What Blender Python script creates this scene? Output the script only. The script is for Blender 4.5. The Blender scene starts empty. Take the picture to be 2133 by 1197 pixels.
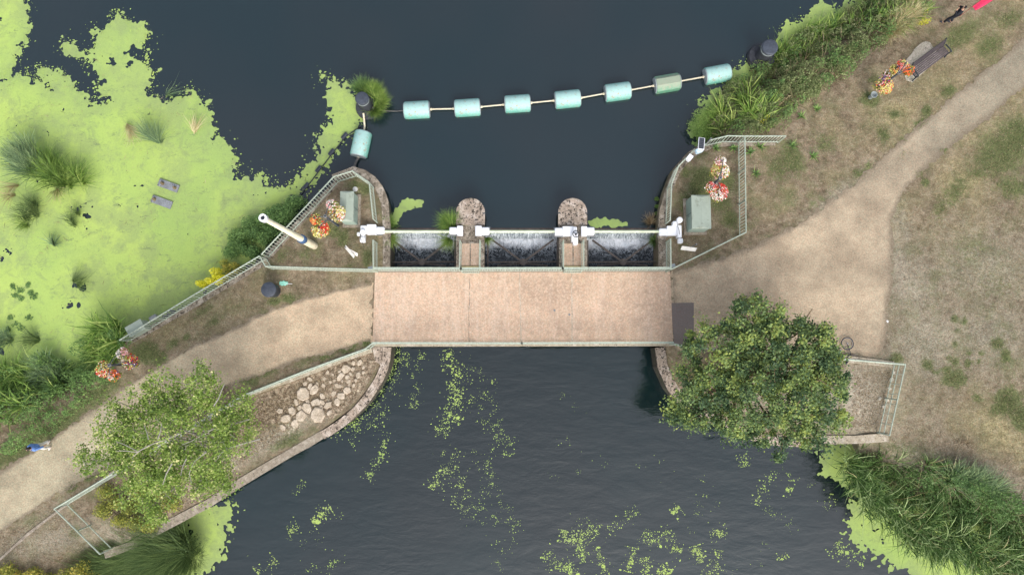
import bpy, math, random
import numpy as np
from mathutils import Vector, Matrix

# ------------------------------------------------------------ camera, sky, sun
FPX, CX, CY, CAMH, TILT = 1440.0, 1066.5, 598.5, 36.0, math.radians(5.41)
scene = bpy.context.scene
cam_d = bpy.data.cameras.new('camera'); cam = bpy.data.objects.new('camera', cam_d)
scene.collection.objects.link(cam); scene.camera = cam
cam_d.sensor_width = 36.0; cam_d.lens = FPX / 2133.0 * 36.0
cam_d.clip_start = 0.5; cam_d.clip_end = 2000
cam.location = (0, 0, CAMH); cam.rotation_euler = (TILT, 0, 0)
world = bpy.data.worlds.new('World'); scene.world = world; world.use_nodes = True
wn = world.node_tree; bg = wn.nodes['Background']
sky = wn.nodes.new('ShaderNodeTexSky'); sky.sky_type = 'NISHITA'; sky.sun_disc = False
SUN_EL, SUN_AZ = math.radians(42), math.radians(165)      # azimuth from +Y (top of picture), west is negative
sky.sun_elevation = SUN_EL; sky.sun_rotation = SUN_AZ
sky.air_density = 1.0; sky.dust_density = 4.0; sky.ozone_density = 1.0
hs = wn.nodes.new('ShaderNodeHueSaturation'); hs.inputs['Saturation'].default_value = 0.45
wn.links.new(sky.outputs[0], hs.inputs['Color']); wn.links.new(hs.outputs[0], bg.inputs[0])
bg.inputs[1].default_value = 0.15
sd = bpy.data.lights.new('sun', 'SUN'); sd.energy = 0.6; sd.angle = math.radians(30); sd.color = (1.0, 0.965, 0.92)
sun = bpy.data.objects.new('sun', sd); scene.collection.objects.link(sun)
to_sun = Vector((math.sin(SUN_AZ)*math.cos(SUN_EL), math.cos(SUN_AZ)*math.cos(SUN_EL), math.sin(SUN_EL)))
sun.rotation_euler = to_sun.to_track_quat('Z', 'Y').to_euler()
scene.view_settings.view_transform = 'Standard'; scene.view_settings.look = 'None'
scene.view_settings.gamma = 1.0; scene.view_settings.exposure = 0.93
scene.view_settings.use_curve_mapping = False
scene.cycles.max_bounces = 6; scene.cycles.transparent_max_bounces = 6
scene.cycles.use_denoising = True

# ------------------------------------------------------------ helpers
ZU, ZL = -0.9, -1.5                       # upper and lower water levels
ct, st = math.cos(TILT), math.sin(TILT)
def P(px, py, z=0.0):
    """photo pixel -> world point on the horizontal plane at height z"""
    x = (px-CX)/FPX; y = -(py-CY)/FPX
    d = (x, y*ct + st, y*st - ct)
    s = (z-CAMH)/d[2]
    return Vector((x*s, d[1]*s, z))
def PA(pts, z=0.0):
    return [tuple(P(a, b, z))[:2] for a, b in pts]
rng = np.random.default_rng(7); random.seed(7)
COL = scene.collection
def tag(o, label=None, cat=None, group=None, kind=None):
    if label: o['label'] = label
    if cat: o['category'] = cat
    if group: o['group'] = group
    if kind: o['kind'] = kind
    return o
def wloc(p):
    v = Vector((0, 0, 0))
    while p is not None:
        v = v + p.location; p = p.parent
    return v
def thing(name, label, cat, loc=(0, 0, 0), group=None):
    o = bpy.data.objects.new(name, None); COL.objects.link(o); o.location = loc; o.empty_display_size = .2
    return tag(o, label, cat, group)
def smooth_mesh(me, ang=40):
    me.polygons.foreach_set('use_smooth', [True]*len(me.polygons))
    try: me.set_sharp_from_angle(angle=math.radians(ang))
    except Exception: pass
def link(name, me, mat, parent=None, loc=None):
    if mat is not None: me.materials.append(mat)
    o = bpy.data.objects.new(name, me); COL.objects.link(o)
    if parent is not None:
        off = wloc(parent)
        me.transform(Matrix.Translation(-off)); o.parent = parent
    elif loc is not None:
        me.transform(Matrix.Translation(-Vector(loc))); o.location = loc
    return o
class MB:
    def __init__(s): s.v = []; s.f = []
    def add(s, vs, fs):
        n = len(s.v); s.v += [tuple(v) for v in vs]; s.f += [tuple(i+n for i in f) for f in fs]; return s
    def box(s, c, size, rz=0, M=None, bevel=0.0):
        x, y, z = [a/2 for a in size]
        R = Matrix.Rotation(rz, 3, 'Z') if M is None else M
        b = min(bevel, x*.45, y*.45, z*.45)
        if b <= 0:
            vs = [(i*x, j*y, k*z) for k in (-1, 1) for j in (-1, 1) for i in (-1, 1)]
            fs = [(0,2,3,1),(4,5,7,6),(0,1,5,4),(2,6,7,3),(0,4,6,2),(1,3,7,5)]
        else:
            rings = [(-z, -b), (-z+b, 0), (z-b, 0), (z, -b)]; vs = []
            for zz, e in rings:
                X, Y = x+e, y+e
                vs += [(-X+b,-Y,zz),(X-b,-Y,zz),(X,-Y+b,zz),(X,Y-b,zz),(X-b,Y,zz),(-X+b,Y,zz),(-X,Y-b,zz),(-X,-Y+b,zz)]
            fs = [tuple(range(7, -1, -1)), tuple(range(24, 32))]
            for r in range(3):
                for k in range(8):
                    a = r*8+k; c2 = r*8+(k+1) % 8; fs.append((a, c2, c2+8, a+8))
        c = Vector(c)
        return s.add([tuple(R @ Vector(v) + c) for v in vs], fs)
    def tube(s, p0, p1, r0, r1=None, n=8, caps=True):
        p0, p1 = Vector(p0), Vector(p1); r1 = r0 if r1 is None else r1
        d = (p1-p0)
        if d.length < 1e-6: return s
        d.normalize(); a = d.orthogonal().normalized(); b = d.cross(a); vs = []
        for p, r in ((p0, r0), (p1, r1)):
            for k in range(n):
                t = 2*math.pi*k/n; vs.append(p + a*(r*math.cos(t)) + b*(r*math.sin(t)))
        fs = [(k, (k+1) % n, n+(k+1) % n, n+k) for k in range(n)]
        if caps: fs += [tuple(range(n-1, -1, -1)), tuple(range(n, 2*n))]
        return s.add(vs, fs)
    def path(s, pts, rad, n=8):
        pts = [Vector(p) for p in pts]; m = len(pts); rs = rad if isinstance(rad, (list, tuple)) else [rad]*m
        vs = []; a = None
        for i, p in enumerate(pts):
            d = (pts[min(i+1, m-1)]-pts[max(i-1, 0)]).normalized()
            a = d.orthogonal().normalized() if a is None else (a-d*a.dot(d)).normalized()
            b = d.cross(a)
            vs += [p + a*(rs[i]*math.cos(2*math.pi*k/n)) + b*(rs[i]*math.sin(2*math.pi*k/n)) for k in range(n)]
        fs = [(i*n+k, i*n+(k+1) % n, (i+1)*n+(k+1) % n, (i+1)*n+k) for i in range(m-1) for k in range(n)]
        fs += [tuple(range(n-1, -1, -1)), tuple(range((m-1)*n, m*n))]
        return s.add(vs, fs)
    def lathe(s, prof, c=(0, 0, 0), n=24, M=None):
        vs = []; fs = []; c = Vector(c)
        for r, z in prof:
            for k in range(n):
                v = Vector((r*math.cos(2*math.pi*k/n), r*math.sin(2*math.pi*k/n), z))
                if M is not None: v = M @ v
                vs.append(v+c)
        for i in range(len(prof)-1):
            for k in range(n): fs.append((i*n+k, i*n+(k+1) % n, (i+1)*n+(k+1) % n, (i+1)*n+k))
        if prof[0][0] > 1e-4: fs.append(tuple(range(n-1, -1, -1)))
        if prof[-1][0] > 1e-4: fs.append(tuple(range((len(prof)-1)*n, len(prof)*n)))
        return s.add(vs, fs)
    def prism(s, poly, z0, z1):
        a = sum(poly[i][0]*poly[(i+1) % len(poly)][1]-poly[(i+1) % len(poly)][0]*poly[i][1] for i in range(len(poly)))
        if a < 0: poly = poly[::-1]
        n = len(poly); vs = [(x, y, z0) for x, y in poly]+[(x, y, z1) for x, y in poly]
        fs = [tuple(range(n-1, -1, -1)), tuple(range(n, 2*n))]+[(k, (k+1) % n, n+(k+1) % n, n+k) for k in range(n)]
        return s.add(vs, fs)
    def strip(s, line, w0, w1, z0, z1, jit=0.0):
        """wall along a polyline; w0 to the right, w1 to the left of it"""
        L = [Vector((p[0], p[1])) for p in line]; m = len(L); vs = []
        for i, p in enumerate(L):
            if 0 < i < m-1:
                d1 = (L[i]-L[i-1]).normalized(); d2 = (L[i+1]-L[i]).normalized(); d = (d1+d2).normalized()
                k = 1/max(.5, d.dot(d1))
            else: d = (L[min(i+1, m-1)]-L[max(i-1, 0)]).normalized(); k = 1
            nrm = Vector((-d.y, d.x))*k; j = random.uniform(-jit, jit)
            a = p-nrm*w0; b = p+nrm*(w1+j)
            vs += [(a.x, a.y, z0), (b.x, b.y, z0), (b.x, b.y, z1), (a.x, a.y, z1)]
        fs = [(0, 1, 2, 3), tuple((m-1)*4+q for q in (3, 2, 1, 0))]
        for i in range(m-1):
            for q in range(4): fs.append((i*4+q, (i+1)*4+q, (i+1)*4+(q+1) % 4, i*4+(q+1) % 4))
        return s.add(vs, fs)
    def mesh(s, name, smooth=False):
        me = bpy.data.meshes.new(name); me.from_pydata([tuple(v) for v in s.v], [], s.f); me.validate(); me.update()
        import bmesh
        bm = bmesh.new(); bm.from_mesh(me); bmesh.ops.recalc_face_normals(bm, faces=bm.faces); bm.to_mesh(me); bm.free()
        if smooth: smooth_mesh(me)
        return me
    def obj(s, name, mat, parent=None, smooth=False, loc=None):
        return link(name, s.mesh(name, smooth), mat, parent, loc)
def np_mesh(name, V, F, attr=None):
    """V (n,3) F (m,k) arrays; attr dict name -> per-vertex float"""
    me = bpy.data.meshes.new(name); V = np.asarray(V, np.float32); F = np.asarray(F, np.int32)
    me.vertices.add(len(V)); me.vertices.foreach_set('co', V.ravel())
    k = F.shape[1]; me.loops.add(F.size); me.loops.foreach_set('vertex_index', F.ravel())
    me.polygons.add(len(F)); me.polygons.foreach_set('loop_start', np.arange(0, F.size, k, dtype=np.int32))
    try: me.polygons.foreach_set('loop_total', np.full(len(F), k, np.int32))
    except Exception: pass
    me.update(calc_edges=True)
    for a, val in (attr or {}).items():
        at = me.attributes.new(a, 'FLOAT', 'POINT'); at.data.foreach_set('value', np.asarray(val, np.float32))
    return me
def copy_tree(o, parent=None):
    c = o.copy(); COL.objects.link(c)
    if parent is not None: c.parent = parent
    for ch in [x for x in scene.objects if x.parent == o]: copy_tree(ch, c)
    return c
# noise -------------------------------------------------------
def vnoise(x, y, seed=0):
    xi = np.floor(x).astype(np.int64); yi = np.floor(y).astype(np.int64); fx = x-xi; fy = y-yi
    fx = fx*fx*(3-2*fx); fy = fy*fy*(3-2*fy)
    def h(a, b):
        n = (a*374761393 + b*668265263 + seed*974634777) & 0xffffffff
        n = ((n ^ (n >> 13))*1274126177) & 0xffffffff
        return ((n ^ (n >> 16)) & 0xffff)/65535.0
    return (h(xi, yi)*(1-fx)+h(xi+1, yi)*fx)*(1-fy)+(h(xi, yi+1)*(1-fx)+h(xi+1, yi+1)*fx)*fy
def fbm(x, y, sc, oct=4, seed=0):
    t = 0; a = 1; s = 0
    for o in range(oct):
        t = t+a*vnoise(x*sc+o*17.3, y*sc-o*9.1, seed+o); s += a; a *= .55; sc *= 2.1
    return t/s-.5
def seg_dist(X, Y, pts, closed=False):
    D = np.full(X.shape, 1e9); n = len(pts)
    for i in range(n if closed else n-1):
        ax, ay = pts[i]; bx, by = pts[(i+1) % n]; dx, dy = bx-ax, by-ay; L = dx*dx+dy*dy+1e-9
        t = np.clip(((X-ax)*dx+(Y-ay)*dy)/L, 0, 1); D = np.minimum(D, (X-ax-t*dx)**2+(Y-ay-t*dy)**2)
    return np.sqrt(D)
def inside(X, Y, pts):
    r = np.zeros(X.shape, bool); n = len(pts)
    for i in range(n):
        ax, ay = pts[i]; bx, by = pts[(i+1) % n]
        if ay == by: continue
        c = ((ay > Y) != (by > Y)) & (X < (bx-ax)*(Y-ay)/(by-ay)+ax); r ^= c
    return r
def sdf(X, Y, pts):
    d = seg_dist(X, Y, pts, True); return np.where(inside(X, Y, pts), d, -d)
def march(F, xs, ys):
    """polygons of F>0: returns verts (x,y), faces list, boundary segments"""
    ny, nx = F.shape; pos = F > 0
    n4 = pos[:-1, :-1].astype(int)+pos[:-1, 1:]+pos[1:, 1:]+pos[1:, :-1]
    used = {}; V = []; faces = []; segs = []
    def gv(i, j):
        k = (i, j)
        if k not in used: used[k] = len(V); V.append((xs[j], ys[i]))
        return used[k]
    def ev(i0, j0, i1, j1):
        k = (min((i0, j0), (i1, j1)), max((i0, j0), (i1, j1)))
        if k not in used:
            a, b = F[i0, j0], F[i1, j1]; t = min(.98, max(.02, a/(a-b)))
            used[k] = len(V); V.append((xs[j0]+(xs[j1]-xs[j0])*t, ys[i0]+(ys[i1]-ys[i0])*t))
        return used[k]
    for i, j in zip(*np.nonzero(n4 == 4)):
        i = int(i); j = int(j); faces.append((gv(i, j), gv(i, j+1), gv(i+1, j+1), gv(i+1, j)))
    for i, j in zip(*np.nonzero((n4 > 0) & (n4 < 4))):
        i = int(i); j = int(j); c = [(i, j), (i, j+1), (i+1, j+1), (i+1, j)]; poly = []; cr = []
        for q in range(4):
            a, b = c[q], c[(q+1) % 4]; pa, pb = pos[a], pos[b]
            if pa: poly.append(gv(*a))
            if pa != pb:
                e = ev(*a, *b); poly.append(e); cr.append(e)
        if len(poly) >= 3: faces.append(tuple(poly))
        if len(cr) == 2: segs.append((cr[0], cr[1]))
    return np.array(V), faces, segs
# materials ----------------------------------------------------
def lin(r, g, b): return tuple(((c/255/12.92) if c/255 <= .04045 else ((c/255+.055)/1.055)**2.4) for c in (r, g, b))+(1,)
class NT:
    def __init__(s, name, rough=.8, metal=0, spec=.3):
        s.m = bpy.data.materials.new(name); s.m.use_nodes = True; s.t = s.m.node_tree; s.b = s.t.nodes['Principled BSDF']
        s.b.inputs['Roughness'].default_value = rough; s.b.inputs['Metallic'].default_value = metal
        s.b.inputs['Specular IOR Level'].default_value = spec
        s.geo = s.t.nodes.new('ShaderNodeNewGeometry').outputs['Position']
        s.oi = None
    def n(s, k, **kw):
        o = s.t.nodes.new(k)
        for a, v in kw.items(): setattr(o, a, v)
        return o
    def ln(s, a, b): s.t.links.new(a, b)
    def pos(s, sc=(1, 1, 1), rot=0, local=False):
        m = s.n('ShaderNodeMapping'); m.inputs['Scale'].default_value = sc; m.inputs['Rotation'].default_value = (0, 0, rot)
        if local: s.ln(s.n('ShaderNodeTexCoord').outputs['Object'], m.inputs[0])
        else: s.ln(s.geo, m.inputs[0])
        return m.outputs[0]
    def noise(s, sc, det=4, rough=.6, vec=None, dist=0):
        o = s.n('ShaderNodeTexNoise'); o.inputs['Scale'].default_value = sc; o.inputs['Detail'].default_value = det
        o.inputs['Roughness'].default_value = rough; o.inputs['Distortion'].default_value = dist
        s.ln(vec or s.geo, o.inputs['Vector'])
        m = s.n('ShaderNodeMath', operation='MULTIPLY_ADD'); s.ln(o.outputs['Fac'], m.inputs[0]); m.inputs[1].default_value = 1.4; m.inputs[2].default_value = -.2; return m.outputs[0]   # widen the narrow range of the noise
    def vor(s, sc, out='Distance', vec=None):
        o = s.n('ShaderNodeTexVoronoi'); o.inputs['Scale'].default_value = sc; s.ln(vec or s.geo, o.inputs['Vector']); return o.outputs[out]
    def ramp(s, fac, stops, interp='LINEAR'):
        r = s.n('ShaderNodeValToRGB'); r.color_ramp.interpolation = interp; e = r.color_ramp.elements
        while len(e) < len(stops): e.new(.5)
        for i, (p, c) in enumerate(stops):
            e[i].position = p; e[i].color = c if isinstance(c, tuple) else (c, c, c, 1)
        s.ln(fac, r.inputs[0]); return r.outputs[0]
    def mix(s, f, a, b, mode='MIX'):
        m = s.n('ShaderNodeMix', data_type='RGBA', blend_type=mode); m.clamp_factor = True
        for i, v in ((0, f), (6, a), (7, b)):
            if isinstance(v, (int, float)): m.inputs[i].default_value = v
            elif isinstance(v, tuple): m.inputs[i].default_value = v
            else: s.ln(v, m.inputs[i])
        return m.outputs[2]
    def math(s, op, a, b=None, c=None, clamp=False):
        m = s.n('ShaderNodeMath', operation=op); m.use_clamp = clamp
        for i, v in enumerate((a, b, c)):
            if v is None: continue
            if isinstance(v, (int, float)): m.inputs[i].default_value = v
            else: s.ln(v, m.inputs[i])
        return m.outputs[0]
    def attr(s, name): return s.n('ShaderNodeAttribute', attribute_name=name).outputs['Fac']
    def bump(s, h, dist=.02, strength=1.0):
        b = s.n('ShaderNodeBump'); b.inputs['Distance'].default_value = dist; b.inputs['Strength'].default_value = strength
        s.ln(h, b.inputs['Height']); s.ln(b.outputs[0], s.b.inputs['Normal'])
    def col(s, c):
        if isinstance(c, tuple): s.b.inputs['Base Color'].default_value = c
        else: s.ln(c, s.b.inputs['Base Color'])
        return s
def simple(name, c, rough=.6, metal=0, var=.25, sc=6, dirt=None, spec=.3, local=True):
    t = NT(name, rough, metal, spec); v = t.pos(local=local)
    d = tuple(x*(1-var) for x in c[:3])+(1,); l = tuple(min(1, x*(1+var*.6)) for x in c[:3])+(1,)
    k = t.ramp(t.noise(sc, 5, .65, v), [(.3, d), (.7, l)])
    if dirt: k = t.mix(t.ramp(t.noise(sc*2.3, 6, .7, v), [(.58, 0.0), (.7, 1.0)]), k, dirt)
    t.col(k); return t.m
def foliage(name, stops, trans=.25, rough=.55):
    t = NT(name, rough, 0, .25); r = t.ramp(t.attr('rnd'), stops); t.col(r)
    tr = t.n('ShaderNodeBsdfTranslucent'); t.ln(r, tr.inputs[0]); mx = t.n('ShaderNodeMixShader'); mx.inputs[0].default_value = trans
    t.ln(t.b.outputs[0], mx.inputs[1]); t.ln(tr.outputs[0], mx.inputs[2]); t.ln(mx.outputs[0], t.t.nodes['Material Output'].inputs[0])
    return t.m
# ------------------------------------------------------------ materials
def ground_mat():
    t = NT('ground', .95, 0, .1)
    n1 = t.noise(.35, 6, .6); n2 = t.noise(2.2, 8, .75); n3 = t.noise(13, 6, .85)
    dirt = t.ramp(n2, [(.3, (.12, .093, .063, 1)), (.68, (.315, .25, .18, 1))])
    dry = t.ramp(t.noise(3.5, 8, .8), [(.3, (.14, .125, .062, 1)), (.68, (.40, .34, .20, 1))])
    grey = t.ramp(t.noise(5, 8, .85), [(.3, (.12, .108, .083, 1)), (.68, (.38, .345, .265, 1))])
    green = t.ramp(t.noise(6, 6, .8), [(.3, (.085, .108, .045, 1)), (.75, (.17, .188, .085, 1))])
    mulch = t.ramp(t.noise(5, 8, .85), [(.33, (.06, .045, .032, 1)), (.45, (.16, .12, .085, 1)), (.56, (.33, .265, .195, 1)), (.68, (.52, .44, .34, 1))])
    c = t.mix(t.math('ADD', t.math('MULTIPLY', t.math('SUBTRACT', n1, .5), 2.2), t.attr('dry'), clamp=True), dirt, dry)
    c = t.mix(t.math('MULTIPLY_ADD', t.math('SUBTRACT', n2, .5), 1.6, t.attr('grey'), clamp=True), c, grey)
    g0 = t.ramp(t.noise(.8, 9, .78), [(.46, 0.0), (.66, .65)])
    c = t.mix(t.math('MULTIPLY', g0, t.attr('grassy')), c, green)
    gm = t.math('ADD', t.attr('green'), t.math('MULTIPLY', t.math('SUBTRACT', t.noise(3, 8, .8), .5), 1.3))
    c = t.mix(t.ramp(gm, [(.24, 0.0), (.58, .9)]), c, green)
    c = t.mix(t.ramp(t.attr('mulch'), [(.4, 0.0), (.6, 1.0)]), c, mulch)
    pale = t.ramp(t.noise(4, 8, .85), [(.35, (.20, .165, .125, 1)), (.6, (.48, .43, .35, 1))]); c = t.mix(t.attr('pale'), c, pale)
    c = t.mix(1.0, c, t.ramp(t.noise(.9, 6, .7, t.pos((1, 1, 1), 2.2)), [(.32, .86), (.68, 1.18)]), 'MULTIPLY')
    c = t.mix(1.0, c, t.ramp(n3, [(.34, .70), (.5, 1.0), (.66, 1.32)]), 'MULTIPLY')
    hue = t.ramp(t.noise(9, 3, .8, t.pos((1, 1, 1), .9)), [(.35, (1.06, .97, .93, 1)), (.65, (.95, 1.02, .98, 1))]); c = t.mix(1.0, c, hue, 'MULTIPLY')
    chips = t.ramp(t.vor(11), [(.10, 1.0), (.16, 0.0)]); keep = t.ramp(t.noise(1.6, 6, .75), [(.5, 0.0), (.64, .5)])
    c = t.mix(t.math('MULTIPLY', chips, keep), c, (.46, .42, .33, 1))
    t.col(c); t.bump(t.math('ADD', n2, t.math('MULTIPLY', n3, .5)), .08, .9); return t.m
def gravel(name, near, far, sc=12, streak=False, patch=.3, amp=.22, attr=True, pebble=.35):
    """near / far: mean colours; the 'near' attribute blends the lighter, pinker colour near the bridge into the duller far colour"""
    t = NT(name, .95, 0, .1)
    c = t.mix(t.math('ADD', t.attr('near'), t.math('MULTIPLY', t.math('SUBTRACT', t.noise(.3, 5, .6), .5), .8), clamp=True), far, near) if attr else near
    c = t.mix(1.0, c, t.ramp(t.noise(.55, 7, .68), [(.3, 1-patch), (.7, 1+patch*.45)]), 'MULTIPLY')
    c = t.mix(1.0, c, t.ramp(t.noise(sc*1.1, 5, .85), [(.32, 1-amp*1.3), (.5, 1.0), (.68, 1+amp)]), 'MULTIPLY')
    hue = t.ramp(t.noise(sc*.8, 3, .8, t.pos((1, 1, 1), .9)), [(.35, (1.05, .97, .93, 1)), (.65, (.96, 1.02, 1.0, 1))]); c = t.mix(1.0, c, hue, 'MULTIPLY')
    c = t.mix(t.ramp(t.vor(sc*1.3), [(.10, pebble), (.22, 0.0)]), c, tuple(min(.85, x*1.45) for x in near[:3])+(1,))
    c = t.mix(t.ramp(t.vor(sc*.9, vec=t.pos((1, 1, 1), .7)), [(.09, .4), (.2, 0.0)]), c, tuple(x*.45 for x in far[:3])+(1,))
    if streak:
        s = t.ramp(t.noise(1.0, 6, .7, t.pos((2.6, .18, 1))), [(.45, 0.0), (.75, .35)]); c = t.mix(s, c, (.72, .60, .50, 1))
        s = t.ramp(t.noise(1.0, 7, .75, t.pos((1.1, .5, 1), .3)), [(.50, 0.0), (.8, .5)]); c = t.mix(s, c, (.34, .25, .19, 1))
        s = t.ramp(t.noise(2.5, 8, .85), [(.50, 0.0), (.68, .6)]); c = t.mix(s, c, (.37, .27, .20, 1)); s = t.ramp(t.noise(9, 6, .85), [(.56, 0.0), (.68, .6)]); c = t.mix(s, c, (.75, .62, .50, 1))
    if attr:
        e = t.math('ADD', t.attr('edge'), t.math('MULTIPLY', t.math('SUBTRACT', t.noise(1.6, 8, .8), .5), 1.1))
        c = t.mix(t.ramp(e, [(.42, 0.0), (.95, .95)]), c, t.ramp(t.noise(9, 6, .85), [(.35, (.15, .118, .082, 1)), (.65, (.27, .225, .165, 1))]))
    if not attr and streak:
        for q, sx, sy, w in ((P(1140, 605), .35, .8, .75), (P(1360, 630), .45, .5, .5), (P(1190, 690), .3, .7, .3)):
            mp = t.n('ShaderNodeMapping'); mp.inputs['Location'].default_value = (-q.x*sx, -q.y*sy, 0); mp.inputs['Scale'].default_value = (sx, sy, 0); t.ln(t.geo, mp.inputs[0])
            g = t.n('ShaderNodeTexGradient', gradient_type='SPHERICAL'); t.ln(mp.outputs[0], g.inputs[0])
            k = t.math('MULTIPLY', t.ramp(g.outputs['Fac'], [(0.0, 0.0), (.6, w)]), t.ramp(t.noise(7, 7, .85), [(.40, 0.0), (.60, 1.0)])); c = t.mix(k, c, (.33, .235, .17, 1))
    t.col(c); t.bump(t.noise(16, 4, .8), .03, .7); return t.m
def water_mat(name, c0, c1, sc, stretch, rot, bump, rough=.05, bdist=.05, big=0):
    t = NT(name, rough, 0, .5); t.b.inputs['IOR'].default_value = 1.72
    t.col(t.ramp(t.noise(.07, 3, .5), [(.35, c0), (.65, c1)]))
    m = t.ramp(t.noise(.10, 3, .5), [(.35, .10), (.65, 1.0)])
    h = t.math('MULTIPLY', t.noise(sc, 4, .6, t.pos(stretch, rot), .5), m)
    if big: h = t.math('MULTIPLY_ADD', t.noise(.45, 3, .5, t.pos((1, 2.4, 1), rot+.4), .3), big, h)
    h = t.math('ADD', h, t.math('MULTIPLY', t.noise(11, 4, .7), .07))
    t.bump(h, bdist, bump); return t.m
def foam_mat():
    t = NT('weir_foam_water', .2, 0, .5)
    a = t.attr('foam'); n = t.noise(2.4, 7, .72, t.pos((1.3, .8, 1)), 2.2); f = t.noise(9, 5, .7, None, 1.0)
    k = t.math('ADD', t.math('MULTIPLY', a, 1.25), t.math('MULTIPLY_ADD', n, 1.8, t.math('MULTIPLY', f, .2)))
    r = t.ramp(k, [(.0, 0.0), (1.0, 1.0)])
    r = t.n('ShaderNodeMapRange'); r.inputs[1].default_value = 1.48; r.inputs[2].default_value = 2.35; t.ln(k, r.inputs[0])
    c = t.mix(r.outputs[0], (.022, .030, .038, 1), (.95, .97, 1, 1))
    ln_ = t.math('SUBTRACT', 1.0, t.math('MULTIPLY', t.math('ABSOLUTE', t.math('SUBTRACT', t.noise(2.6, 3, .5, t.pos((1.2, .9, 1), .5), 2.5), .5)), 11.0), clamp=True)
    c = t.mix(t.math('MULTIPLY', t.math('MULTIPLY', ln_, t.attr('lace')), t.ramp(t.noise(1.3, 3), [(.35, .2), (.55, .95)])), c, (.62, .68, .74, 1)); t.col(c)
    t.bump(n, .08, .5); return t.m
def fall_mat():
    t = NT('falling_water', .35, 0, .4); n = t.noise(9, 6, .7, t.pos((2.2, .25, .35)), .6)
    t.col(t.ramp(n, [(.30, (.06, .08, .09, 1)), (.46, (.30, .35, .38, 1)), (.66, (.85, .9, .93, 1))])); t.bump(n, .04, .7); return t.m
def stone_mat(name, lo, hi, hole=(.03, .025, .02, 1), lichen=(.62, .55, .46, 1), holes=.5, sc=5):
    t = NT(name, .9, 0, .15)
    c = t.ramp(t.noise(sc, 8, .7), [(.3, lo), (.7, hi)])
    c = t.mix(t.ramp(t.noise(sc*.7, 7, .7, t.pos((1, 1, 1), 1.1)), [(.5, 0.0), (.66, .8)]), c, lichen)
    c = t.mix(t.ramp(t.noise(sc*2.4, 4, .8, t.pos((1, 1, 1), 2.1)), [(.64-.1*holes, 0.0), (.70-.1*holes, 1.0)]), c, hole)
    c = t.mix(t.ramp(t.noise(sc*7, 3, .8), [(.36, .45), (.55, 0.0)]), c, hole)
    t.col(c); t.bump(t.noise(sc*3, 6, .8), .03, .9); return t.m
M = {}
M['ground'] = ground_mat()
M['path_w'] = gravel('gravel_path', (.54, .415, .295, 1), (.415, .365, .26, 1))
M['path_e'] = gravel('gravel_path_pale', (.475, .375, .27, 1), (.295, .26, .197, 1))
M['deck'] = gravel('deck_surface', (.585, .425, .312, 1), (.5, .4, .3, 1), sc=11, streak=True, patch=.12, amp=.2, attr=False)
M['kerbpale'] = stone_mat('pale_edge_stone', (.36, .30, .22, 1), (.55, .48, .36, 1), holes=.1)
M['wall'] = stone_mat('weathered_coping', (.17, .14, .105, 1), (.38, .32, .25, 1), holes=.7, lichen=(.55, .49, .41, 1), sc=3.5)
M['pier'] = stone_mat('pier_stone', (.30, .24, .185, 1), (.52, .42, .34, 1), holes=.9, lichen=(.66, .57, .49, 1), sc=3.2)
M['concrete'] = stone_mat('old_concrete', (.26, .215, .17, 1), (.42, .36, .28, 1), holes=.0, lichen=(.5, .44, .36, 1))
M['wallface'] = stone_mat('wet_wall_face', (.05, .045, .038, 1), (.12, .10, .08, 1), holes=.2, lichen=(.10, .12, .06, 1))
M['slab'] = stone_mat('bench_slab', (.38, .35, .28, 1), (.52, .48, .39, 1), holes=.2, sc=4)
M['stone'] = stone_mat('pale_stone', (.42, .34, .25, 1), (.64, .54, .42, 1), holes=-.1, sc=4, lichen=(.70, .60, .48, 1))
M['asph'] = gravel('tarmac', (.19, .16, .15, 1), (.18, .16, .15, 1), sc=20, patch=.1, amp=.12, attr=False, pebble=.1)
M['w_up'] = water_mat('upper_water', (.006, .018, .023, 1), (.012, .020, .024, 1), 2.6, (1, .45, 1), -.5, .34)
M['w_lo'] = water_mat('lower_water', (.002, .013, .015, 1), (.007, .013, .014, 1), 1.0, (.7, 2.0, 1), .6, .15, bdist=.12, big=1.2)
M['foam'] = foam_mat(); M['fall'] = fall_mat()
M['bed'] = simple('mud', (.05, .045, .03, 1), .9)
M['rail'] = simple('green_rail_paint', (.38, .44, .36, 1), .5, 0, .22, 8, (.30, .24, .17, 1))
M['railpale'] = simple('pale_green_bars', (.50, .55, .46, 1), .6, 0, .2, 8)
M['cab'] = simple('green_cabinet', (.31, .36, .30, 1), .6, 0, .12, 1.3, (.22, .25, .20, 1))
M['cabside'] = simple('cabinet_side', (.29, .37, .315, 1), .6, 0, .15, 2)
M['white'] = simple('white_enamel', (.86, .87, .90, 1), .35, 0, .03, 3, spec=.5)
M['shaft'] = simple('shaft_paint', (.60, .66, .47, 1), .4, 0, .15, 3)
M['steel'] = simple('dark_steel', (.075, .062, .055, 1), .6, .2, .4, 5, (.16, .11, .08, 1))
M['brace'] = simple('weathered_brace', (.15, .125, .11, 1), .7, 0, .35, 5, (.08, .06, .045, 1))
M['greysteel'] = simple('grey_steel', (.25, .26, .26, 1), .45, .5, .2, 6)
M['black'] = simple('black_plastic', (.028, .033, .045, 1), .45, 0, .3, 4)
M['slate'] = simple('slate_plastic', (.055, .065, .085, 1), .5, 0, .3, 4)
M['dolphin'] = simple('dolphin_rubber', (.045, .048, .058, 1), .6, 0, .35, 5)
M['turq'] = simple('turquoise_cloth', (.30, .66, .54, 1), .8, 0, .15, 6)
M['blue'] = simple('blue_band', (.055, .11, .22, 1), .6, 0, .2, 5)
M['cream'] = simple('cream_mast', (.85, .80, .60, 1), .5, 0, .1, 2)
M['creamdirty'] = simple('weathered_mast', (.70, .63, .46, 1), .7, 0, .18, 4)
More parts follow.
